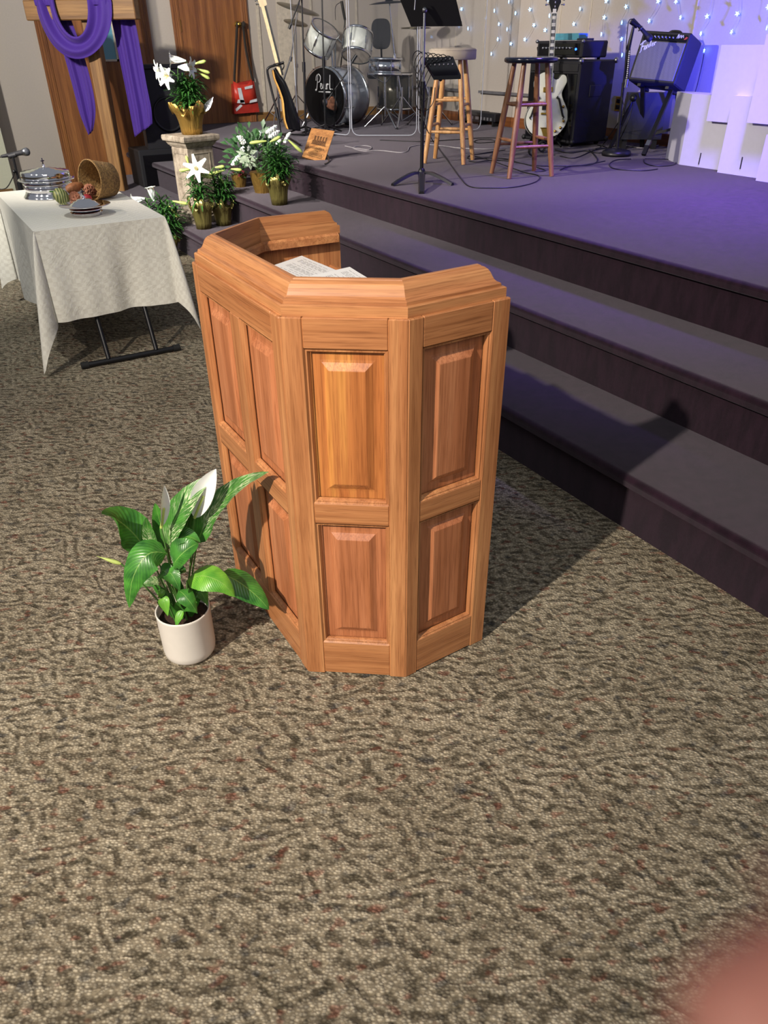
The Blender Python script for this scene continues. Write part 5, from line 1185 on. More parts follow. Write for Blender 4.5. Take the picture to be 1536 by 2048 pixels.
mb = MB(); mb.sphere(kp + Vector((.05, 0, 0)), .026, 10, None, (1, .7, 1.2)); mb.build('strap_pad', M['strap'], bag)
# ------------------------------------------------------------------ bass amplifier stack
def boxq(A, ux, uy, w, d, z0, z1, bev=.01):
    """box with its front-left bottom corner at A; ux along the front, uy to the back"""
    Mx = Matrix((ux, uy, Z3)).transposed().to_4x4(); Mx.translation = Vector((A[0], A[1], 0)); return MB().box((0, 0, z0), (w, d, z1), Mx, bev), Mx
cfl = Vector((5.27, 6.13, 0)); uxc = Vector((.08, -1, 0)).normalized(); uyc = Vector((-uxc.y, uxc.x, 0)); uyc = uyc if uyc.x > 0 else -uyc
WC = .61
mb, Mx = boxq(cfl, uxc, uyc, WC, .46, S + .03, 1.40); cab = thing('bass_speaker_cabinet', 'tall black speaker cabinet directly behind the white guitar', 'speaker cabinet', Mx @ Vector((WC / 2, .2, S))); mb.build('cabinet', M['black_soft'], cab)
MB().box((.02, -.006, S + .06), (WC - .02, .002, 1.30), Mx, .004).build('grille', M['black_gloss'], cab)
MB().box((.02, -.010, 1.315), (WC - .02, .002, 1.375), Mx, .003).build('nameplate', M['dark_plastic'], cab)
for x_ in (0, WC):
    for z_ in (S + .05, 1.395):
        for y_ in (0, .46):
            mb = MB(); mb.sphere(Mx @ Vector((x_, y_, z_)), .024, 8); mb.build('corner_cap', M['dark_plastic'] if z_ < 1 else M['steel'], cab)
MB().box((WC - .003, .15, 1.12), (WC + .006, .31, 1.21), Mx, .003).build('side_handle', M['dark_plastic'], cab)
for x_ in (.06, WC - .06):
    for y_ in (.06, .40): mb = MB(); mb.tube([Mx @ Vector((x_ - .012, y_, S + .022)), Mx @ Vector((x_ + .012, y_, S + .022))], .021, 12); mb.build('caster', M['rubber'], cab)
mb, Mh = boxq(cfl + uxc * .04 + uyc * .03, uxc, uyc, .54, .33, 1.418, 1.545); hd_ = thing('bass_amplifier_head', 'black amplifier head with a row of knobs on the tall cabinet', 'amplifier', Mh @ Vector((.27, .16, 1.418))); mb.build('case', M['black_soft'], hd_)
MB().box((.03, -.006, 1.437), (.51, .003, 1.527), Mh, .003).build('front_panel', M['black_gloss'], hd_)
mb = MB()
for k in range(9): mb.lathe([(.011, 0), (.010, .014), (.001, .015)], 10, Mh @ T(.09 + k * .04, -.006, 1.49) @ rotm('X', PI / 2))
mb.build('knobs', M['steel'], hd_)
t = NT('blue_led'); t.set(Base_Color=srgb('1030ff'), Emission_Color=srgb('2050ff'), Emission_Strength=12.0); M['led_blue'] = t.m
mb = MB(); mb.sphere(Mh @ Vector((.475, -.008, 1.482)), .009, 8); mb.build('pilot_light', M['led_blue'], hd_)
for x_ in (0, .54): mb = MB(); mb.sphere(Mh @ Vector((x_, 0, 1.54)), .016, 8); mb.build('corner_cap', M['steel'], hd_)
for x_ in (.05, .49):
    for y_ in (.05, .28): mb = MB(); mb.tube([Mh @ Vector((x_, y_, 1.402)), Mh @ Vector((x_, y_, 1.42))], .014, 10); mb.build('rubber_foot', M['rubber'], hd_)
M['box_blue'] = plain('pale_blue_box', '4f93a8', .4)
mb, Mq = boxq(cfl + uxc * .12 + uyc * .10, uxc, uyc, .34, .12, 1.548, 1.60, .004); solo(mb, 'small_box', M['box_blue'], 'small pale blue box lying on top of the amplifier head', 'box', Mq @ Vector((.17, .06, 1.548)))
mb = MB(); mb.box((.41, .06, 1.546), (.52, .16, 1.562), Mh, .004); solo(mb, 'effects_pedal', M['dark_plastic'], 'flat dark device beside the pale blue box on the amplifier', 'pedal', Mh @ Vector((.46, .1, 1.546)))
cable('amplifier_cable', [Mh @ Vector((.02, .2, 1.50)), Mh @ Vector((-.06, .1, 1.50)), Mh @ Vector((-.10, .12, 1.46)), Mh @ Vector((-.06, .25, 1.2)), Mh @ Vector((-.05, .35, .9))], .004, 'cable', 'thin black cable leaving the left side of the amplifier head')
# ------------------------------------------------------------------ white hollow-body guitar on its stand
# built in a flat frame: X to the right, Z up the neck, -Y to the front
G0_ = at(1090, 277, (5.00, 5.76)); G1_ = at(1108, 20, (5.00, 5.76), .13)
zg = (G1_ - G0_).normalized(); xg = (YX - zg * YX.dot(zg)).normalized(); xg = (xg * .96 + zg.cross(xg) * -.0).normalized(); yg = zg.cross(xg); yg = yg if yg.dot(O - G0_) < 0 else -yg
Mg = Matrix((xg, yg, zg)).transposed().to_4x4(); Mg.translation = G0_
gt = thing('hollow_body_guitar', 'white hollow-body electric guitar with gold fittings leaning before the black cabinet', 'guitar', G0_)
PXM = (G1_ - G0_).length / 257.0      # metres per photo pixel at the guitar
ol = [(0, 0), (26, 4), (42, 18), (51, 36), (51, 54), (44, 70), (36, 84), (33, 96), (38, 108), (43, 120), (40, 131), (31, 134), (23, 126), (16, 124), (10, 128), (10, 138), (-8, 140), (-22, 136), (-31, 124), (-32, 110), (-27, 98), (-28, 86), (-36, 74), (-46, 58), (-50, 38), (-44, 20), (-28, 6)]
ol = [(x * PXM * 1.0, y * PXM) for x, y in ol]; OL = smoothpath([(x, 0, y) for x, y in ol + [ol[0]]], 4)[:-1]
M['guitar_white'] = plain('guitar_cream', 'd9dcd0', .18, 0, .01); M['binding'] = plain('dark_binding', '1c1a18', .3)
ctr = Vector((0, 0, 62 * PXM))
def inset(k, y): return [Vector((p.x, 0, p.z)).lerp(ctr, k) + Vector((0, y, 0)) for p in OL]
mb = MB(); mb.loft([inset(.04, 0), inset(.25, -.006), inset(.6, -.013), inset(.97, -.015)], True, True, True, Mg); gb = mb.build('soundboard', M['guitar_white'], gt)
mb = MB(); mb.loft([inset(.04, 0), inset(.0, .002), inset(.0, .008)], True, False, True, Mg); mb.build('binding', M['binding'], gt)
mb = MB(); mb.loft([inset(.0, .006), inset(.0, .06), inset(.05, .066)], True, True, True, Mg); mb.build('body_side', M['guitar_white'], gt)
def gpt(x, y, d=-.02): return Mg @ Vector((x * PXM, d, y * PXM))
M['f_hole'] = plain('f_hole_black', '0a0a0a', .6)
for s_, dx in ((1, 31), (-1, -31)):
    mb = MB(); P = smoothpath([gpt(dx - s_ * 8, 88, -.0165), gpt(dx - s_ * 11, 84, -.0165), gpt(dx - s_ * 6, 82, -.0165), gpt(dx, 66, -.0155), gpt(dx + s_ * 6, 48, -.013), gpt(dx + s_ * 9, 44, -.012), gpt(dx + s_ * 6, 40, -.012)], 4)
    mb.tube(P, [.003 + .006 * math.sin(PI * i / (len(P) - 1)) for i in range(len(P))], 6); mb.build('sound_hole', M['f_hole'], gt)
gm = lambda z: z
mb = MB(); mb.box((-13 * PXM, -.030, 96 * PXM), (9 * PXM, -.012, 106 * PXM), Mg, .002); mb.build('pickup', M['brass'], gt)
mb = MB(); mb.box((-13 * PXM, -.030, 60 * PXM), (9 * PXM, -.012, 68 * PXM), Mg, .002); mb.build('pickup', M['binding'], gt)
mb = MB(); mb.box((-15 * PXM, -.034, 50 * PXM), (11 * PXM, -.014, 54 * PXM), Mg, .002); mb.build('bridge', M['brass'], gt)
mb = MB(); mb.loft([[gpt(-12, 22, -.018), gpt(9, 22, -.018), gpt(9, 22, -.012), gpt(-12, 22, -.012)], [gpt(-4, 2, -.014), gpt(3, 2, -.014), gpt(3, 2, -.006), gpt(-4, 2, -.006)]], True, True, False); mb.tube([gpt(-14, 22, -.026), gpt(12, 22, -.026)], .004, 8); mb.build('tailpiece', M['brass'], gt)
for x, y in ((37, 66), (34, 22), (22, 15), (40, 36)):
    mb = MB(); mb.lathe([(.011, 0), (.0125, .004), (.010, .016), (.001, .018)], 14, Mg @ T(x * PXM, -.010, y * PXM) @ rotm('X', PI / 2)); mb.build('control_knob', M['brass'], gt)
mb = MB(); mb.box((-6 * PXM, -.036, 106 * PXM), (5 * PXM, -.010, 250 * PXM), Mg, .003); nk = mb.build('neck', M['binding'], gt)
mb = MB(); mb.box((-6.4 * PXM, -.0365, 106 * PXM), (-5.6 * PXM, -.034, 250 * PXM), Mg); mb.box((4.6 * PXM, -.0365, 106 * PXM), (5.4 * PXM, -.034, 250 * PXM), Mg); mb.build('neck_binding', M['guitar_white'], nk)
mb = MB()
for k in range(9):
    z0 = 148 + k * 12.4 * (1 + k * .005); mb.box((-4.3 * PXM, -.0372, z0 * PXM), (3.3 * PXM, -.0358, (z0 + 6.4) * PXM), Mg)
mb.build('block_inlay', plain('pearl_inlay', 'e6e4da', .25), nk)
mb = MB()
for k in range(20): z0 = 250 - 144 * (1 - 2 ** (-(k + 1) / 12)) * 1.42; mb.box((-6 * PXM, -.0378, z0 * PXM), (5 * PXM, -.0358, (z0 + .5) * PXM), Mg)
mb.build('frets', M['chrome'], nk)
hs = [(-6, 250), (5, 250), (9, 262), (13, 270), (10, 280), (12, 292), (4, 288), (-1, 294), (-6, 288), (-14, 292), (-11, 280), (-14, 270), (-10, 262)]
mb = MB(); mb.loft([[Mg @ Vector((x * PXM, y_, z_ * PXM)) for x, z_ in hs] for y_ in (-.034, -.018)], True, True, False); hsd = mb.build('headstock', M['binding'], gt)
mb = MB(); mb.box((-6 * PXM, -.040, 249 * PXM), (5 * PXM, -.034, 251 * PXM), Mg)
for x, z_ in ((0, 262), (0, 270), (-3, 276), (3, 276), (0, 282)): mb.sphere(Mg @ Vector((x * PXM, -.036, z_ * PXM)), .006, 6, None, (1, .4, 1.4))
mb.build('inlay', plain('white_inlay', 'e6e4da', .3), hsd)
mb = MB()
for k in range(3):
    for s_ in (-1, 1): p = Mg @ Vector((s_ * 13 * PXM, -.026, (266 + k * 9) * PXM)); mb.tube([p, p + xg * s_ * .022], .004, 6); mb.sphere(p + xg * s_ * .026, .009, 8)
mb.build('tuning_pegs', M['chrome'], hsd)
mb = MB()
for k in range(6): x = -3.6 + k * 1.25; mb.tube([gpt(x, 22, -.034), gpt(x, 52, -.040), gpt(x * .8, 250, -.0405)], .0006, 4)
mb.build('strings', M['steel'], gt)
sg = on_z(1082, 300, S); gst = thing('guitar_stand', 'low black A-frame stand under the white hollow-body guitar', 'guitar stand', sg)
for s_ in (-1, 1):
    mb = MB(); a = G0_ + xg * .10 * s_ + yg * .05; f_ = Vector((a.x, a.y, S + .012)) - YF * .07 + YX * .05 * s_; f_.z = S + .012; mb.tube([a + zg * .22 + yg * .06, Vector((a.x, a.y, S + .10)) + yg * .06, f_], .010, 8); mb.build('leg', M['black'], gst)
    mb = MB(); b0 = G0_ + xg * .09 * s_ + Z3 * -.006; mb.tube([b0 + yg * .08, b0 - yg * .05, b0 - yg * .06 + Z3 * .03], .009, 8); mb.build('cradle_arm', M['rubber'], gst)
mb = MB(); a = Vector((G0_.x, G0_.y, S + .012)) + Vector((YF.x, YF.y, 0)) * .26; mb.tube([G0_ + zg * .22 + yg * .06, a], .010, 8); mb.build('leg', M['black'], gst)
mb = MB(); mb.tube([G0_ + xg * -.10 + zg * .2 + yg * .06, G0_ + xg * .10 + zg * .2 + yg * .06], .009, 8); mb.build('crossbar', M['black'], gst)
# coiled cables at the foot of the guitar
for k, (x, y) in enumerate(((1066, 308), (1085, 300))):
    c_ = on_z(x, y, S + .03); mb = MB(); pts = []
    for i in range(60): a_ = i * .42; rr_ = .05 + .004 * math.sin(i * .7); pts.append(c_ + YX * rr_ * math.cos(a_) * .6 + Z3 * (rr_ * math.sin(a_) * .8 + .025) + Vector((YF.x, YF.y, 0)) * .0012 * i)
    mb.tube(pts, .005, 5); solo(mb, 'coiled_cable', M['cable'], ('upright black cable coil at the back leg of the brown stool', 'upright black cable coil against the black cabinet base')[k], 'cable', c_)
# ------------------------------------------------------------------ microphone on the round-based stand
q6 = on_z(1232, 311, S)
q6b = q6.copy(); K6 = lambda x, y, dd=0: at(x, y, q6b, dd)
rs_ = thing('microphone_stand', 'black microphone stand on a heavy round base before the combo amplifier', 'microphone stand', q6)
mb = MB(); mb.lathe([(.002, 0), (.118, 0), (.122, .012), (.116, .034), (.09, .046), (.03, .056), (.002, .058)], 36, Matrix.Translation(q6)); mb.build('base', M['black'], rs_)
mb = MB(); mb.tube([q6 + Z3 * .05, K6(1247, 165)], .0125, 12); mb.tube([K6(1247, 166), K6(1256, 96)], .0085, 12); mb.build('pole', M['black'], rs_)
mb = MB(); mb.tube([K6(1253, 172), K6(1258, 96)], .0135, 12); sl = mb.build('grip_sleeve', M['black_soft'], rs_)
mb = MB(); r = random.Random(9); a, b_ = K6(1253, 160, -.016), K6(1259, 100, -.016)
for k in range(15):
    c_ = a.lerp(b_, (k + .4) / 15); h_ = (b_ - a).length / 15 * .62; s_ = YX * .0065; u_ = (b_ - a).normalized() * h_ / 2; mb.add([c_ - s_ - u_, c_ + s_ - u_, c_ + s_ * r.uniform(.2, 1) + u_, c_ - s_ * r.uniform(.2, 1) + u_], [(0, 1, 2, 3)])
mb.build('lettering', M['white_ink'], sl)
mb = MB(); mb.tube([K6(1250, 175), K6(1253, 158)], .019, 12); mb.build('clutch', M['steel'], rs_)
mb = MB(); mb.tube([K6(1256, 100), K6(1262, 75), K6(1268, 50)], [.018, .014, .010], 10); mb.build('boom_arm', M['black'], rs_)
mb = MB(); mb.tube([K6(1262, 42), K6(1275, 52)], .020, 12); mb.build('clip', M['black'], rs_)
mc = thing('microphone', 'dark microphone pointing down at the combo amplifier from the round-based stand', 'microphone', K6(1285, 65))
a1, a2, a3 = MB(), MB(), MB(); mic_body(a1, a2, a3, K6(1302, 80), K6(1266, 38)); a1.build('handle', M['black_soft'], mc); a2.build('collar', M['dark_plastic'], mc); a3.build('grille', M['black_soft'], mc)
mb = MB(); p = K6(1281, 57); mb.tube([p - (K6(1302, 80) - K6(1266, 38)).normalized() * .004, p + (K6(1302, 80) - K6(1266, 38)).normalized() * .004], .0215, 14); mb.build('ring', M['steel'], mc)
cable('microphone_cable', [K6(1266, 38), K6(1258, 42, -.02), K6(1254, 70, -.02), K6(1250, 130, -.02), K6(1246, 175, -.02), K6(1244, 195, -.02), K6(1248, 230, -.02), on_z(1225, 285, S + .02), on_z(1190, 300, S + .006)], .0036, 'cable', 'black cable dropping from the microphone along the round-based stand')
# ------------------------------------------------------------------ combo amplifier tilted on a folding stand
Qc = (5.62, 5.02); C6 = lambda x, y, dd=0: at(x, y, Qc, dd)
fTL, fTR, fBR, fBL = C6(1282, 60, .20), C6(1384, 66, -.12), C6(1338, 168, -.20), C6(1255, 160, .12)
ux_ = (fTR - fTL); nf = ux_.cross(fBL - fTL).normalized(); nf = nf if nf.dot(O - fTL) > 0 else -nf
dep = -nf * .235
ca_ = thing('combo_amplifier', 'silver-grilled combo amplifier tilted back on a folding stand', 'amplifier', (fTL + fBR) / 2)
X_ = ux_.normalized(); Y_ = (fTL - fBL); Y_ = (Y_ - X_ * Y_.dot(X_)).normalized(); Wc = ((fTR - fTL).length + (fBR - fBL).length) / 2; Hc = (fTL - fBL).length
Oc = fBL; Mco = Matrix((X_, -nf, Y_)).transposed().to_4x4(); Mco.translation = Oc
MB().box((-.0, .0, 0), (Wc, .235, Hc), Mco, .010).build('cabinet', M['black_soft'], ca_)
t = NT('silver_grille_cloth'); w = t.node('ShaderNodeTexChecker'); t.put(w.inputs[0], t.co((1, 1, 1))); w.inputs['Scale'].default_value = 260; n = t.noise(t.co((30, 30, 220)), 1, 2)
t.set(Base_Color=t.mix(srgb('5d5c60'), srgb('7c7b7e'), w.outputs['Fac']), Roughness=.8); t.bump(n, .2, .002); M['grille_cloth'] = t.m
MB().box((.022, -.006, .022), (Wc - .022, .002, Hc * .80), Mco, .004).build('grille_cloth', M['grille_cloth'], ca_)
MB().box((.022, -.004, Hc * .815), (Wc - .022, .003, Hc * .945), Mco, .003).build('control_panel', M['black_gloss'], ca_)
mb = MB()
for k in range(8): mb.lathe([(.009, 0), (.008, .012), (.001, .013)], 10, Mco @ T(.06 + k * (Wc * .075), -.004, Hc * .885) @ rotm('X', PI / 2))
mb.build('knobs', M['steel'], ca_)
mb = MB(); mb.tube(smoothpath([Mco @ Vector((Wc * .40, .10, Hc + .0)), Mco @ Vector((Wc * .45, .10, Hc + .028)), Mco @ Vector((Wc * .55, .10, Hc + .034)), Mco @ Vector((Wc * .65, .10, Hc + .028)), Mco @ Vector((Wc * .70, .10, Hc + .0))], 5), .009, 8); mb.build('carry_handle', M['black'], ca_)
SCR = [[(.02, .0), (.10, .10), (.18, .45), (.26, .62)], [(.04, .52), (.30, .66), (.55, .72)], [(.10, .28), (.30, .38)], [(.34, .12), (.44, .26), (.38, .34), (.33, .14), (.46, .12)], [(.50, .34), (.52, .14)], [(.52, .28), (.60, .38), (.64, .18)], [(.84, .66), (.78, .20)], [(.80, .22), (.70, .20), (.72, .36), (.82, .36)], [(.92, .20), (1.0, .32), (.94, .38), (.90, .22), (1.02, .20)], [(1.08, .38), (1.10, .20)], [(1.10, .32), (1.20, .38)]]
strokes(ca_, 'logo', 'white_ink', Mco @ Vector((.035, -.007, Hc * .55)), (X_ * .94 + Y_ * .33).normalized(), (Y_ * .94 - X_ * .33).normalized(), .115, SCR, .075, .003)
strokes(ca_, 'panel_script', 'white_ink', Mco @ Vector((Wc * .74, -.005, Hc * .86)), X_, Y_, .06, [[(.0, .1), (.15, .6), (.2, .1), (.35, .5)], [(.4, .15), (.55, .5), (.65, .15), (.8, .5), (.95, .2)]], .07, .003)
M['red_ink'] = plain('red_mark', 'c04038', .5); strokes(ca_, 'red_mark', 'red_ink', Mco @ Vector((Wc * .90, -.005, Hc * .86)), X_, Y_, .03, [[(.0, .0), (.4, .6), (.3, .1), (.7, .5)]], .25, .003)
# folding stand
fs = thing('amplifier_stand', 'black folding stand with crossed legs carrying the combo amplifier', 'amplifier stand', on_z(1287, 305, S))
pts_ = [((1350, 172), (1288, 309)), ((1268, 165), (1290, 290)), ((1262, 235), (1222, 300)), ((1336, 195), (1340, 262))]
mb = MB(); mb.bar(Mco @ Vector((Wc * .8, .06, -.012)), Mco @ Vector((Wc * .8, .24, -.012)), .03, .02); mb.build('cradle_bar', M['black'], fs)
mb = MB(); mb.bar(Mco @ Vector((Wc * .2, .06, -.012)), Mco @ Vector((Wc * .2, .24, -.012)), .03, .02); mb.build('cradle_bar', M['black'], fs)
a = Mco @ Vector((Wc * .86, .10, -.02)); b_ = on_z(1287, 310, S + .012); mb = MB(); mb.bar(a, b_, .034, .022); lg = mb.build('leg', M['black'], fs)
mb = MB(); p = a.lerp(b_, .78); mb.bar(p, a.lerp(b_, .86), .036, .024); mb.build('label_band', M['steel'], lg)
a = Mco @ Vector((Wc * .25, .10, -.02)); b_ = on_z(1292, 296, S + .012) + YF * .12; b_.z = S + .012; mb = MB(); mb.bar(a, b_, .034, .022); mb.build('leg', M['black'], fs)
a = C6(1268, 196, .0); b_ = on_z(1218, 301, S + .012); mb = MB(); mb.bar(a, b_, .030, .022); mb.build('leg', M['black'], fs)
a = Mco @ Vector((Wc * .9, .20, -.02)); b_ = Vector((6.02, 4.9, S + .012)); mb = MB(); mb.bar(a, b_, .030, .022); mb.build('leg', M['black'], fs)
mb = MB(); mb.bar(C6(1305, 268, .15), C6(1345, 258, .05), .022, .022); mb.build('crossbar', M['black'], fs)
mb = MB(); mb.sphere(C6(1267, 196, -.02), .03, 10); mb.build('pivot_knob', M['black'], fs)
# second speaker on the floor behind
fm = thing('floor_monitor', 'dark wedge loudspeaker standing on the platform behind the folding stand', 'loudspeaker', on_z(1285, 268, S))
pq_ = Vector((5.78, 5.16, 0)); uxm = (YX * .97 - YF * .1).normalized(); uxm.z = 0; uym = Vector((-uxm.y, uxm.x, 0)); Mm = Matrix((uxm, uym, Z3)).transposed().to_4x4(); Mm.translation = Vector((5.60, 5.22, 0))
mb = MB(); mb.loft([[Mm @ Vector(p) for p in ((0, 0, S + .08), (.36, 0, S + .08), (.36, .2, S + .08), (0, .2, S + .08))], [Mm @ Vector(p) for p in ((.03, .05, S + .44), (.36, .05, S + .44), (.34, .2, S + .44), (.04, .2, S + .44))]], True, True, False); mb.build('cabinet', M['dark_plastic'], fm)
for x_ in (.05, .31):
    mb = MB(); mb.box((x_ - .02, .02, S + .002), (x_ + .02, .18, S + .085), Mm); mb.build('foot', M['rubber'], fm)
# wall outlet
ot = on_x(1237, 208, XB); wo = thing('wall_outlet', 'brass-edged double socket plate on the wall beside the black cabinet', 'socket', ot)
MB().box((XB - .008, ot.y - .038, ot.z - .062), (XB, ot.y + .038, ot.z + .062), None, .002).build('plate', M['brass'], wo)
for dz in (-.026, .026): MB().box((XB - .013, ot.y - .024, ot.z + dz - .019), (XB - .006, ot.y + .024, ot.z + dz + .019), None, .003).build('socket', M['black_gloss'], wo)
# ------------------------------------------------------------------ white stepped panels (folded boards)
def board(label, poly, z0, z1, name='white_board', slot=None):
    """poly: plan outline"""
    c = sum((Vector((x, y, 0)) for x, y in poly), Vector()) / len(poly); mb = MB(); mb.prism(poly, z0, z1)
    t = thing(name, label, 'panel', (c.x, c.y, z0), 0, 'white stepped panels on the platform'); mb.build('panel', M['white'], t)
    if slot:
        mb = MB(); mb.add(slot, [(0, 1, 2, 3)]); mb.build('slot', M['dark_plastic'], t, thick=.001)
    return t
P0, P1, P2, P3 = on_z(1324, 318, S), on_z(1358, 329, S), on_z(1436, 338, S), on_z(1520, 348, S)
xa = P1.x
def sl(px, y0, y1, x): a = on_x(px, y1, x - .002); b_ = on_x(px + 5, y0, x - .002); w = Vector((0, -.0045, 0)); return [a - w, a + w, b_ + w, b_ - w]
back = .16
ztop1 = on_x(1383, 188, xa).z; x1 = on_x(1436, 338, xa).y
board('low folded white panel with an angled left side, nearest the combo amplifier', [(xa, P1.y), (P0.x + .04, P0.y), (P0.x + .05, P0.y + .005), (xa + .02, P1.y + .004), (xa + back, P1.y - .02), (xa + back, x1 - .04), (xa + .02, x1 - .04), (xa, x1 - .04)][0:1] + [(P0.x + .04, P0.y), (P0.x + .12, P0.y - .08), (xa + back, x1 - .05), (xa, x1 - .05)], S, ztop1, slot=sl(1397, 306, 329, xa))
xt = xa - .06; yl = on_x(1443, 90, xt).y; zt = on_x(1443, 90, xt).z; zb = on_x(1416, 242, xt).z; yr = yl - .38
board('tall white panel hung above the low ones with its lower edge clear of the floor', [(xt, yl), (xt + .05, yl + .0), (xt + .05, yr), (xt, yr)], zb, zt)
xm = xa - .10; ym = on_x(1467, 191, xm).y; zm = on_x(1467, 191, xm).z; ymr = ym - .34
board('middle-height white panel standing on the floor before the tall one', [(xm, ym), (xm + back, ym), (xm + back, ymr), (xm, ymr)], S, zm, slot=sl(1480, 314, 338, xm))
xt2 = xm - .06; yl2 = on_x(1528, 92, xt2).y; zt2 = zt + .06; zb2 = on_x(1503, 246, xt2).z
board('second hanging white panel whose edge meets the picture border above the standing ones', [(xt2, yl2), (xt2 + .05, yl2), (xt2 + .05, yl2 - .4), (xt2, yl2 - .4)], zb2, zt2)
xn = xm - .10; yn = on_x(1533, 270, xn).y; zn = on_x(1535, 270, xn).z
board('last white standing panel, only a sliver of it before the second hanging one', [(xn, yn), (xn + back, yn), (xn + back, yn - .34), (xn, yn - .34)], S, zn)
# ------------------------------------------------------------------ rack units on the floor by the back wall
for k, (xa_, xb_, y_, lab) in enumerate(((922, 968, 236, 'long black power unit on the floor against the back wall, nearer the drum kit'), (958, 996, 240, 'short black unit end-on to the longer power unit by the back wall'))):
    a = on_z(xa_, y_ + 10, S); b_ = on_z(xb_, y_ + 16, S); ya, yb_ = on_x(xa_, y_, XB - .12).y, on_x(xb_, y_ + 6, XB - .12).y
    t_ = thing('power_unit', lab, 'power unit', (XB - .12, (ya + yb_) / 2, S))
    hh_ = .11 if k == 0 else .085
    MB().box((XB - .17, yb_, S + .03 + .02 * k), (XB - .04, ya, S + .03 + hh_ + .02 * k), None, .006).build('case', M['black_soft'], t_)
    mb = MB()
    for i in range(5): mb.box((XB - .174, yb_ + (ya - yb_) * (.15 + .17 * i), S + .06), (XB - .168, yb_ + (ya - yb_) * (.15 + .17 * i) + .03, S + .09))
    mb.build('sockets', M['grey'], t_)
    for yy in (ya - .05, yb_ + .05): MB().box((XB - .16, yy - .012, S + .001), (XB - .05, yy + .012, S + .035 + .02 * k)).build('foot', M['rubber'], t_)
# ------------------------------------------------------------------ cables on the platform
cable('white_cable', [G(690, 292), G(715, 297), G(738, 299), G(742, 294), G(725, 291), G(706, 296), G(728, 302), G(760, 301), G(800, 305), G(815, 302), G(820, 294), G(845, 289), G(880, 291), G(920, 296), G(980, 298), G(1022, 294)], .0038, 'grey_cable', 'pale grey cable snaking across the platform behind the music stand', 5)
cable('white_cable', [on_z(1236, 287, S + .004), on_z(1262, 293, S + .004), on_z(1290, 296, S + .004), on_z(1318, 290, S + .004), on_z(1332, 288, S + .004)], .0038, 'grey_cable', 'thin white cable along the foot of the wall near the combo amplifier', 5)
for P, lab in (([G(760, 280), G(840, 283), G(900, 280), G(960, 276), G(1000, 276)], 'nearly straight dark cable just in front of the drum shield'),
               ([G(1000, 283), G(960, 286), G(948, 283), G(960, 279), G(985, 280), G(990, 285)], 'flat black cable loop on the platform between the two stools'),
               ([G(1010, 300), G(970, 306), G(938, 312), G(940, 318), G(975, 316), G(1010, 318), G(1060, 330), G(1110, 332), G(1160, 331), G(1210, 322)], 'black cable running under the brown stool toward the round microphone base'),
               ([G(938, 322), G(955, 324), G(990, 320), G(1040, 326), G(1085, 338), G(1088, 342), G(1070, 343)], 'black cable making a flat bend between the legs of the brown stool'),
               ([G(1178, 300), G(1190, 312), G(1194, 322), G(1178, 330), G(1140, 332), G(1120, 340)], 'black cable curving beside the left of the round microphone base'),
               ([G(1262, 318), G(1232, 320), G(1219, 328), G(1225, 336), G(1250, 340), G(1290, 341), G(1315, 338)], 'black cable loop with a loose end before the round microphone base'),
               ([G(1288, 318), G(1290, 326), G(1310, 332), G(1340, 331), G(1352, 326), G(1345, 320), G(1325, 318), G(1290, 317)], 'black cable loop touching the folded white panel'),
               ([G(1110, 300), G(1140, 306), G(1170, 302), G(1200, 306), G(1215, 296), G(1195, 290)], 'black cable bundle lying before the tall speaker cabinet'),
               ([G(1120, 312), G(1150, 316), G(1190, 300), G(1230, 296)], 'black cable on the floor between tall cabinet and round base'),
               ([C6(1268, 196, -.03), C6(1255, 215, -.02), C6(1240, 240), on_z(1205, 290, S + .02), on_z(1190, 298, S + .005)], 'black cable sagging from the folding stand pivot to the floor'),
               ([C6(1270, 198, -.03), C6(1262, 225, -.02), C6(1248, 262), on_z(1232, 290, S + .02), on_z(1222, 292, S + .005)], 'second cable hanging close beside the one from the stand pivot'),
               ([C6(1408, 108, .1), C6(1404, 130, .1), C6(1396, 165, .1), C6(1390, 186, .1)], 'cable hanging down behind the right side of the combo amplifier')):
    cable('black_cable', P, .0042, 'cable', lab, 5)
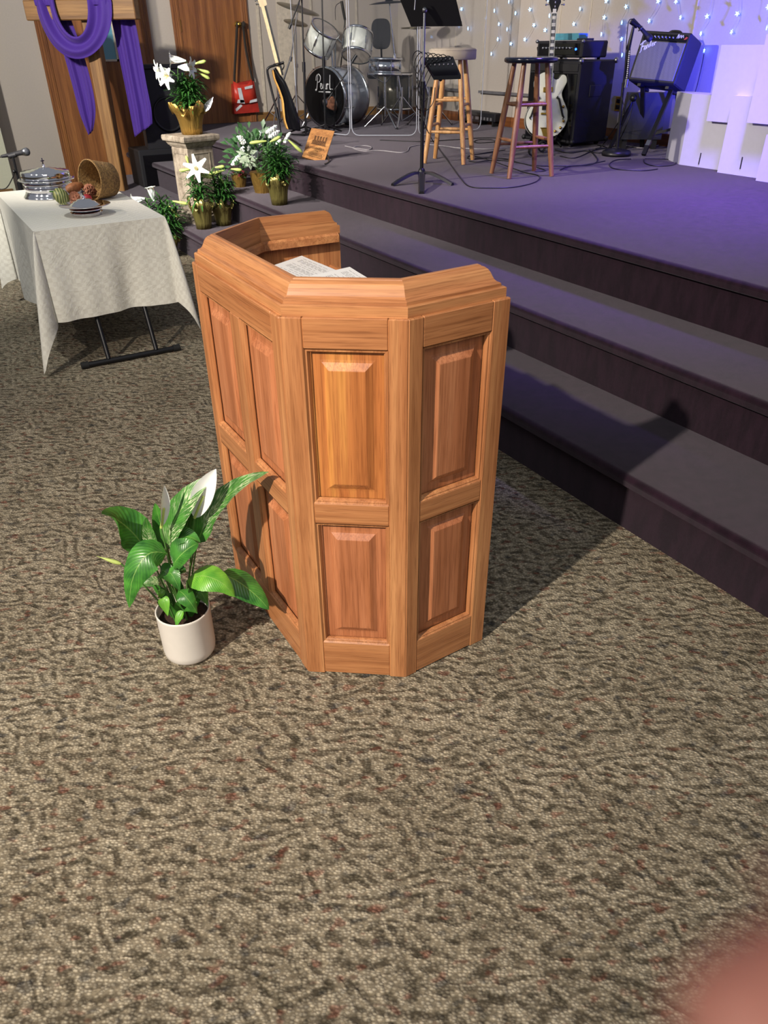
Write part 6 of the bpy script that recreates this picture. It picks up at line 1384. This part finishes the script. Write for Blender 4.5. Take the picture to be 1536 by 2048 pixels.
# ------------------------------------------------------------------ hanging star lights on the wall
t = NT('star_glow'); t.set(Base_Color=(.5, .7, 1, 1), Emission_Color=(.22, .50, 1, 1), Emission_Strength=6.0); M['star'] = t.m
M['wire'] = plain('clear_wire', 'a9a39c', .4)
chains = [('hanging closest to the drum shield, outside it', [(1000, -40), (988.5, 21.5), (997.6, 48.3), (995.3, 78.4), (982.5, 107.6)]),
 ('second from the drum shield', [(1030, -40), (1017.7, 2.7), (1031, 26.4), (1014, 58.3), (1021.7, 87.5)]),
 ('third from the drum shield', [(1066, -40), (1059.6, 19), (1067.8, 50.1), (1049.6, 78.8)]),
 ('just left of the guitar headstock', [(1105, -40), (1096, 1), (1098.8, 31.4), (1090, 60.2)]),
 ('between the guitar headstock and its shadow', [(1160, -40), (1160, 17.6), (1147.5, 47.9)]),
 ('right of the headstock shadow', [(1216, -40), (1212.5, 2.3), (1208.4, 34.8), (1202.5, 68.4)]),
 ('left of the stand microphone', [(1254, -40), (1252, 13.3), (1243.5, 45.3), (1243, 78), (1244, 110)]),
 ('above the left half of the combo amplifier', [(1320, -40), (1316.3, 2.8), (1298.2, 41.7)]),
 ('above the handle of the combo amplifier', [(1352, -40), (1352, 2.8), (1360.8, 34.8)]),
 ('hanging past the right edge of the combo amplifier', [(1432, -40), (1414, 32.5), (1401.4, 67.2), (1408.3, 100.8)]),
 ('on the blue-lit wall above the low white panel', [(1480, -40), (1474.4, 27.4), (1462.8, 63.7)]),
 ('rightmost on the blue-lit wall', [(1536, -40), (1535.8, 14), (1533.5, 55.6)]),
 ('seen through the drum shield beside the music desk', [(926, -40), (923, 18), (936, 57)])]
for lab, C_ in chains:
    W3_ = [on_x(x, y, XB - .035) for x, y in C_]
    t = thing('star_light_string', 'string of blue-white star lights ' + lab, 'string lights', W3_[0], 0, 'star light strings on the back wall')
    mb = MB(); mb.tube(smoothpath([p + Vector((0, .012 * (-1) ** i, 0)) for i, p in enumerate(W3_)], 5), .0016, 5); mb.build('wire', M['wire'], t)
    for p in W3_[1:]:
        mb = MB(); pts = []; r_ = random.Random(int(p.y * 1000)); ang = r_.uniform(0, 1.2); tw = r_.uniform(-.8, .5)
        e1 = Vector((math.sin(tw) * .9, -math.cos(tw), 0)); 
        for k in range(10):
            a_ = ang + k * PI / 5; rr_ = .021 if k % 2 == 0 else .008; pts.append(p + (e1 * math.cos(a_) + Z3 * math.sin(a_)) * rr_)
        f_ = Vector((-.007, 0, 0)); c0 = p + f_; c1_ = p - f_
        mb.add(pts + [c0, c1_], [(k, (k + 1) % 10, 10) for k in range(10)] + [((k + 1) % 10, k, 11) for k in range(10)]); mb.build('star', M['star'], t)
# ------------------------------------------------------------------ fingertip resting at the lens edge (lower right corner)
M['skin'] = plain('skin', 'b97a6a', .5, 0, .03, .1, 300, Subsurface_Weight=.1)
fd = ray(1500, 2010).normalized(); tip = O + ray(1425, 2030).normalized() * .040; dirf = (CX * .86 + CY * .42 + CF * .05).normalized()
Pf = [tip + dirf * s_ for s_ in (-.001, .001, .004, .009, .016, .024, .034, .048, .062)]; Rf = [.0012, .0035, .0058, .0074, .0080, .0078, .0082, .0086, .0088]
fg = MB(); fg.tube(Pf, Rf, 20)
ft_ = thing('finger', 'blurred pink fingertip covering the lower right corner of the view', 'finger', tip); fg.build('finger_skin', M['skin'], ft_)
mb = MB(); up_n = (-CF * .0 - CY * .9 + CX * .42).normalized(); rows = []
for i in range(7):
    u = i / 6; row = []
    for j in range(7): v = (j / 6 - .5) * 1.3; rr_ = .0079 if u > .2 else .0066; row.append(tip + dirf * (.002 + .010 * u) + (up_n * math.cos(v) + dirf.cross(up_n) * math.sin(v)) * rr_)
    rows.append(row)
mb.grid(rows); mb.build('nail', plain('nail', 'e2a898', .3), ft_, thick=.0004)
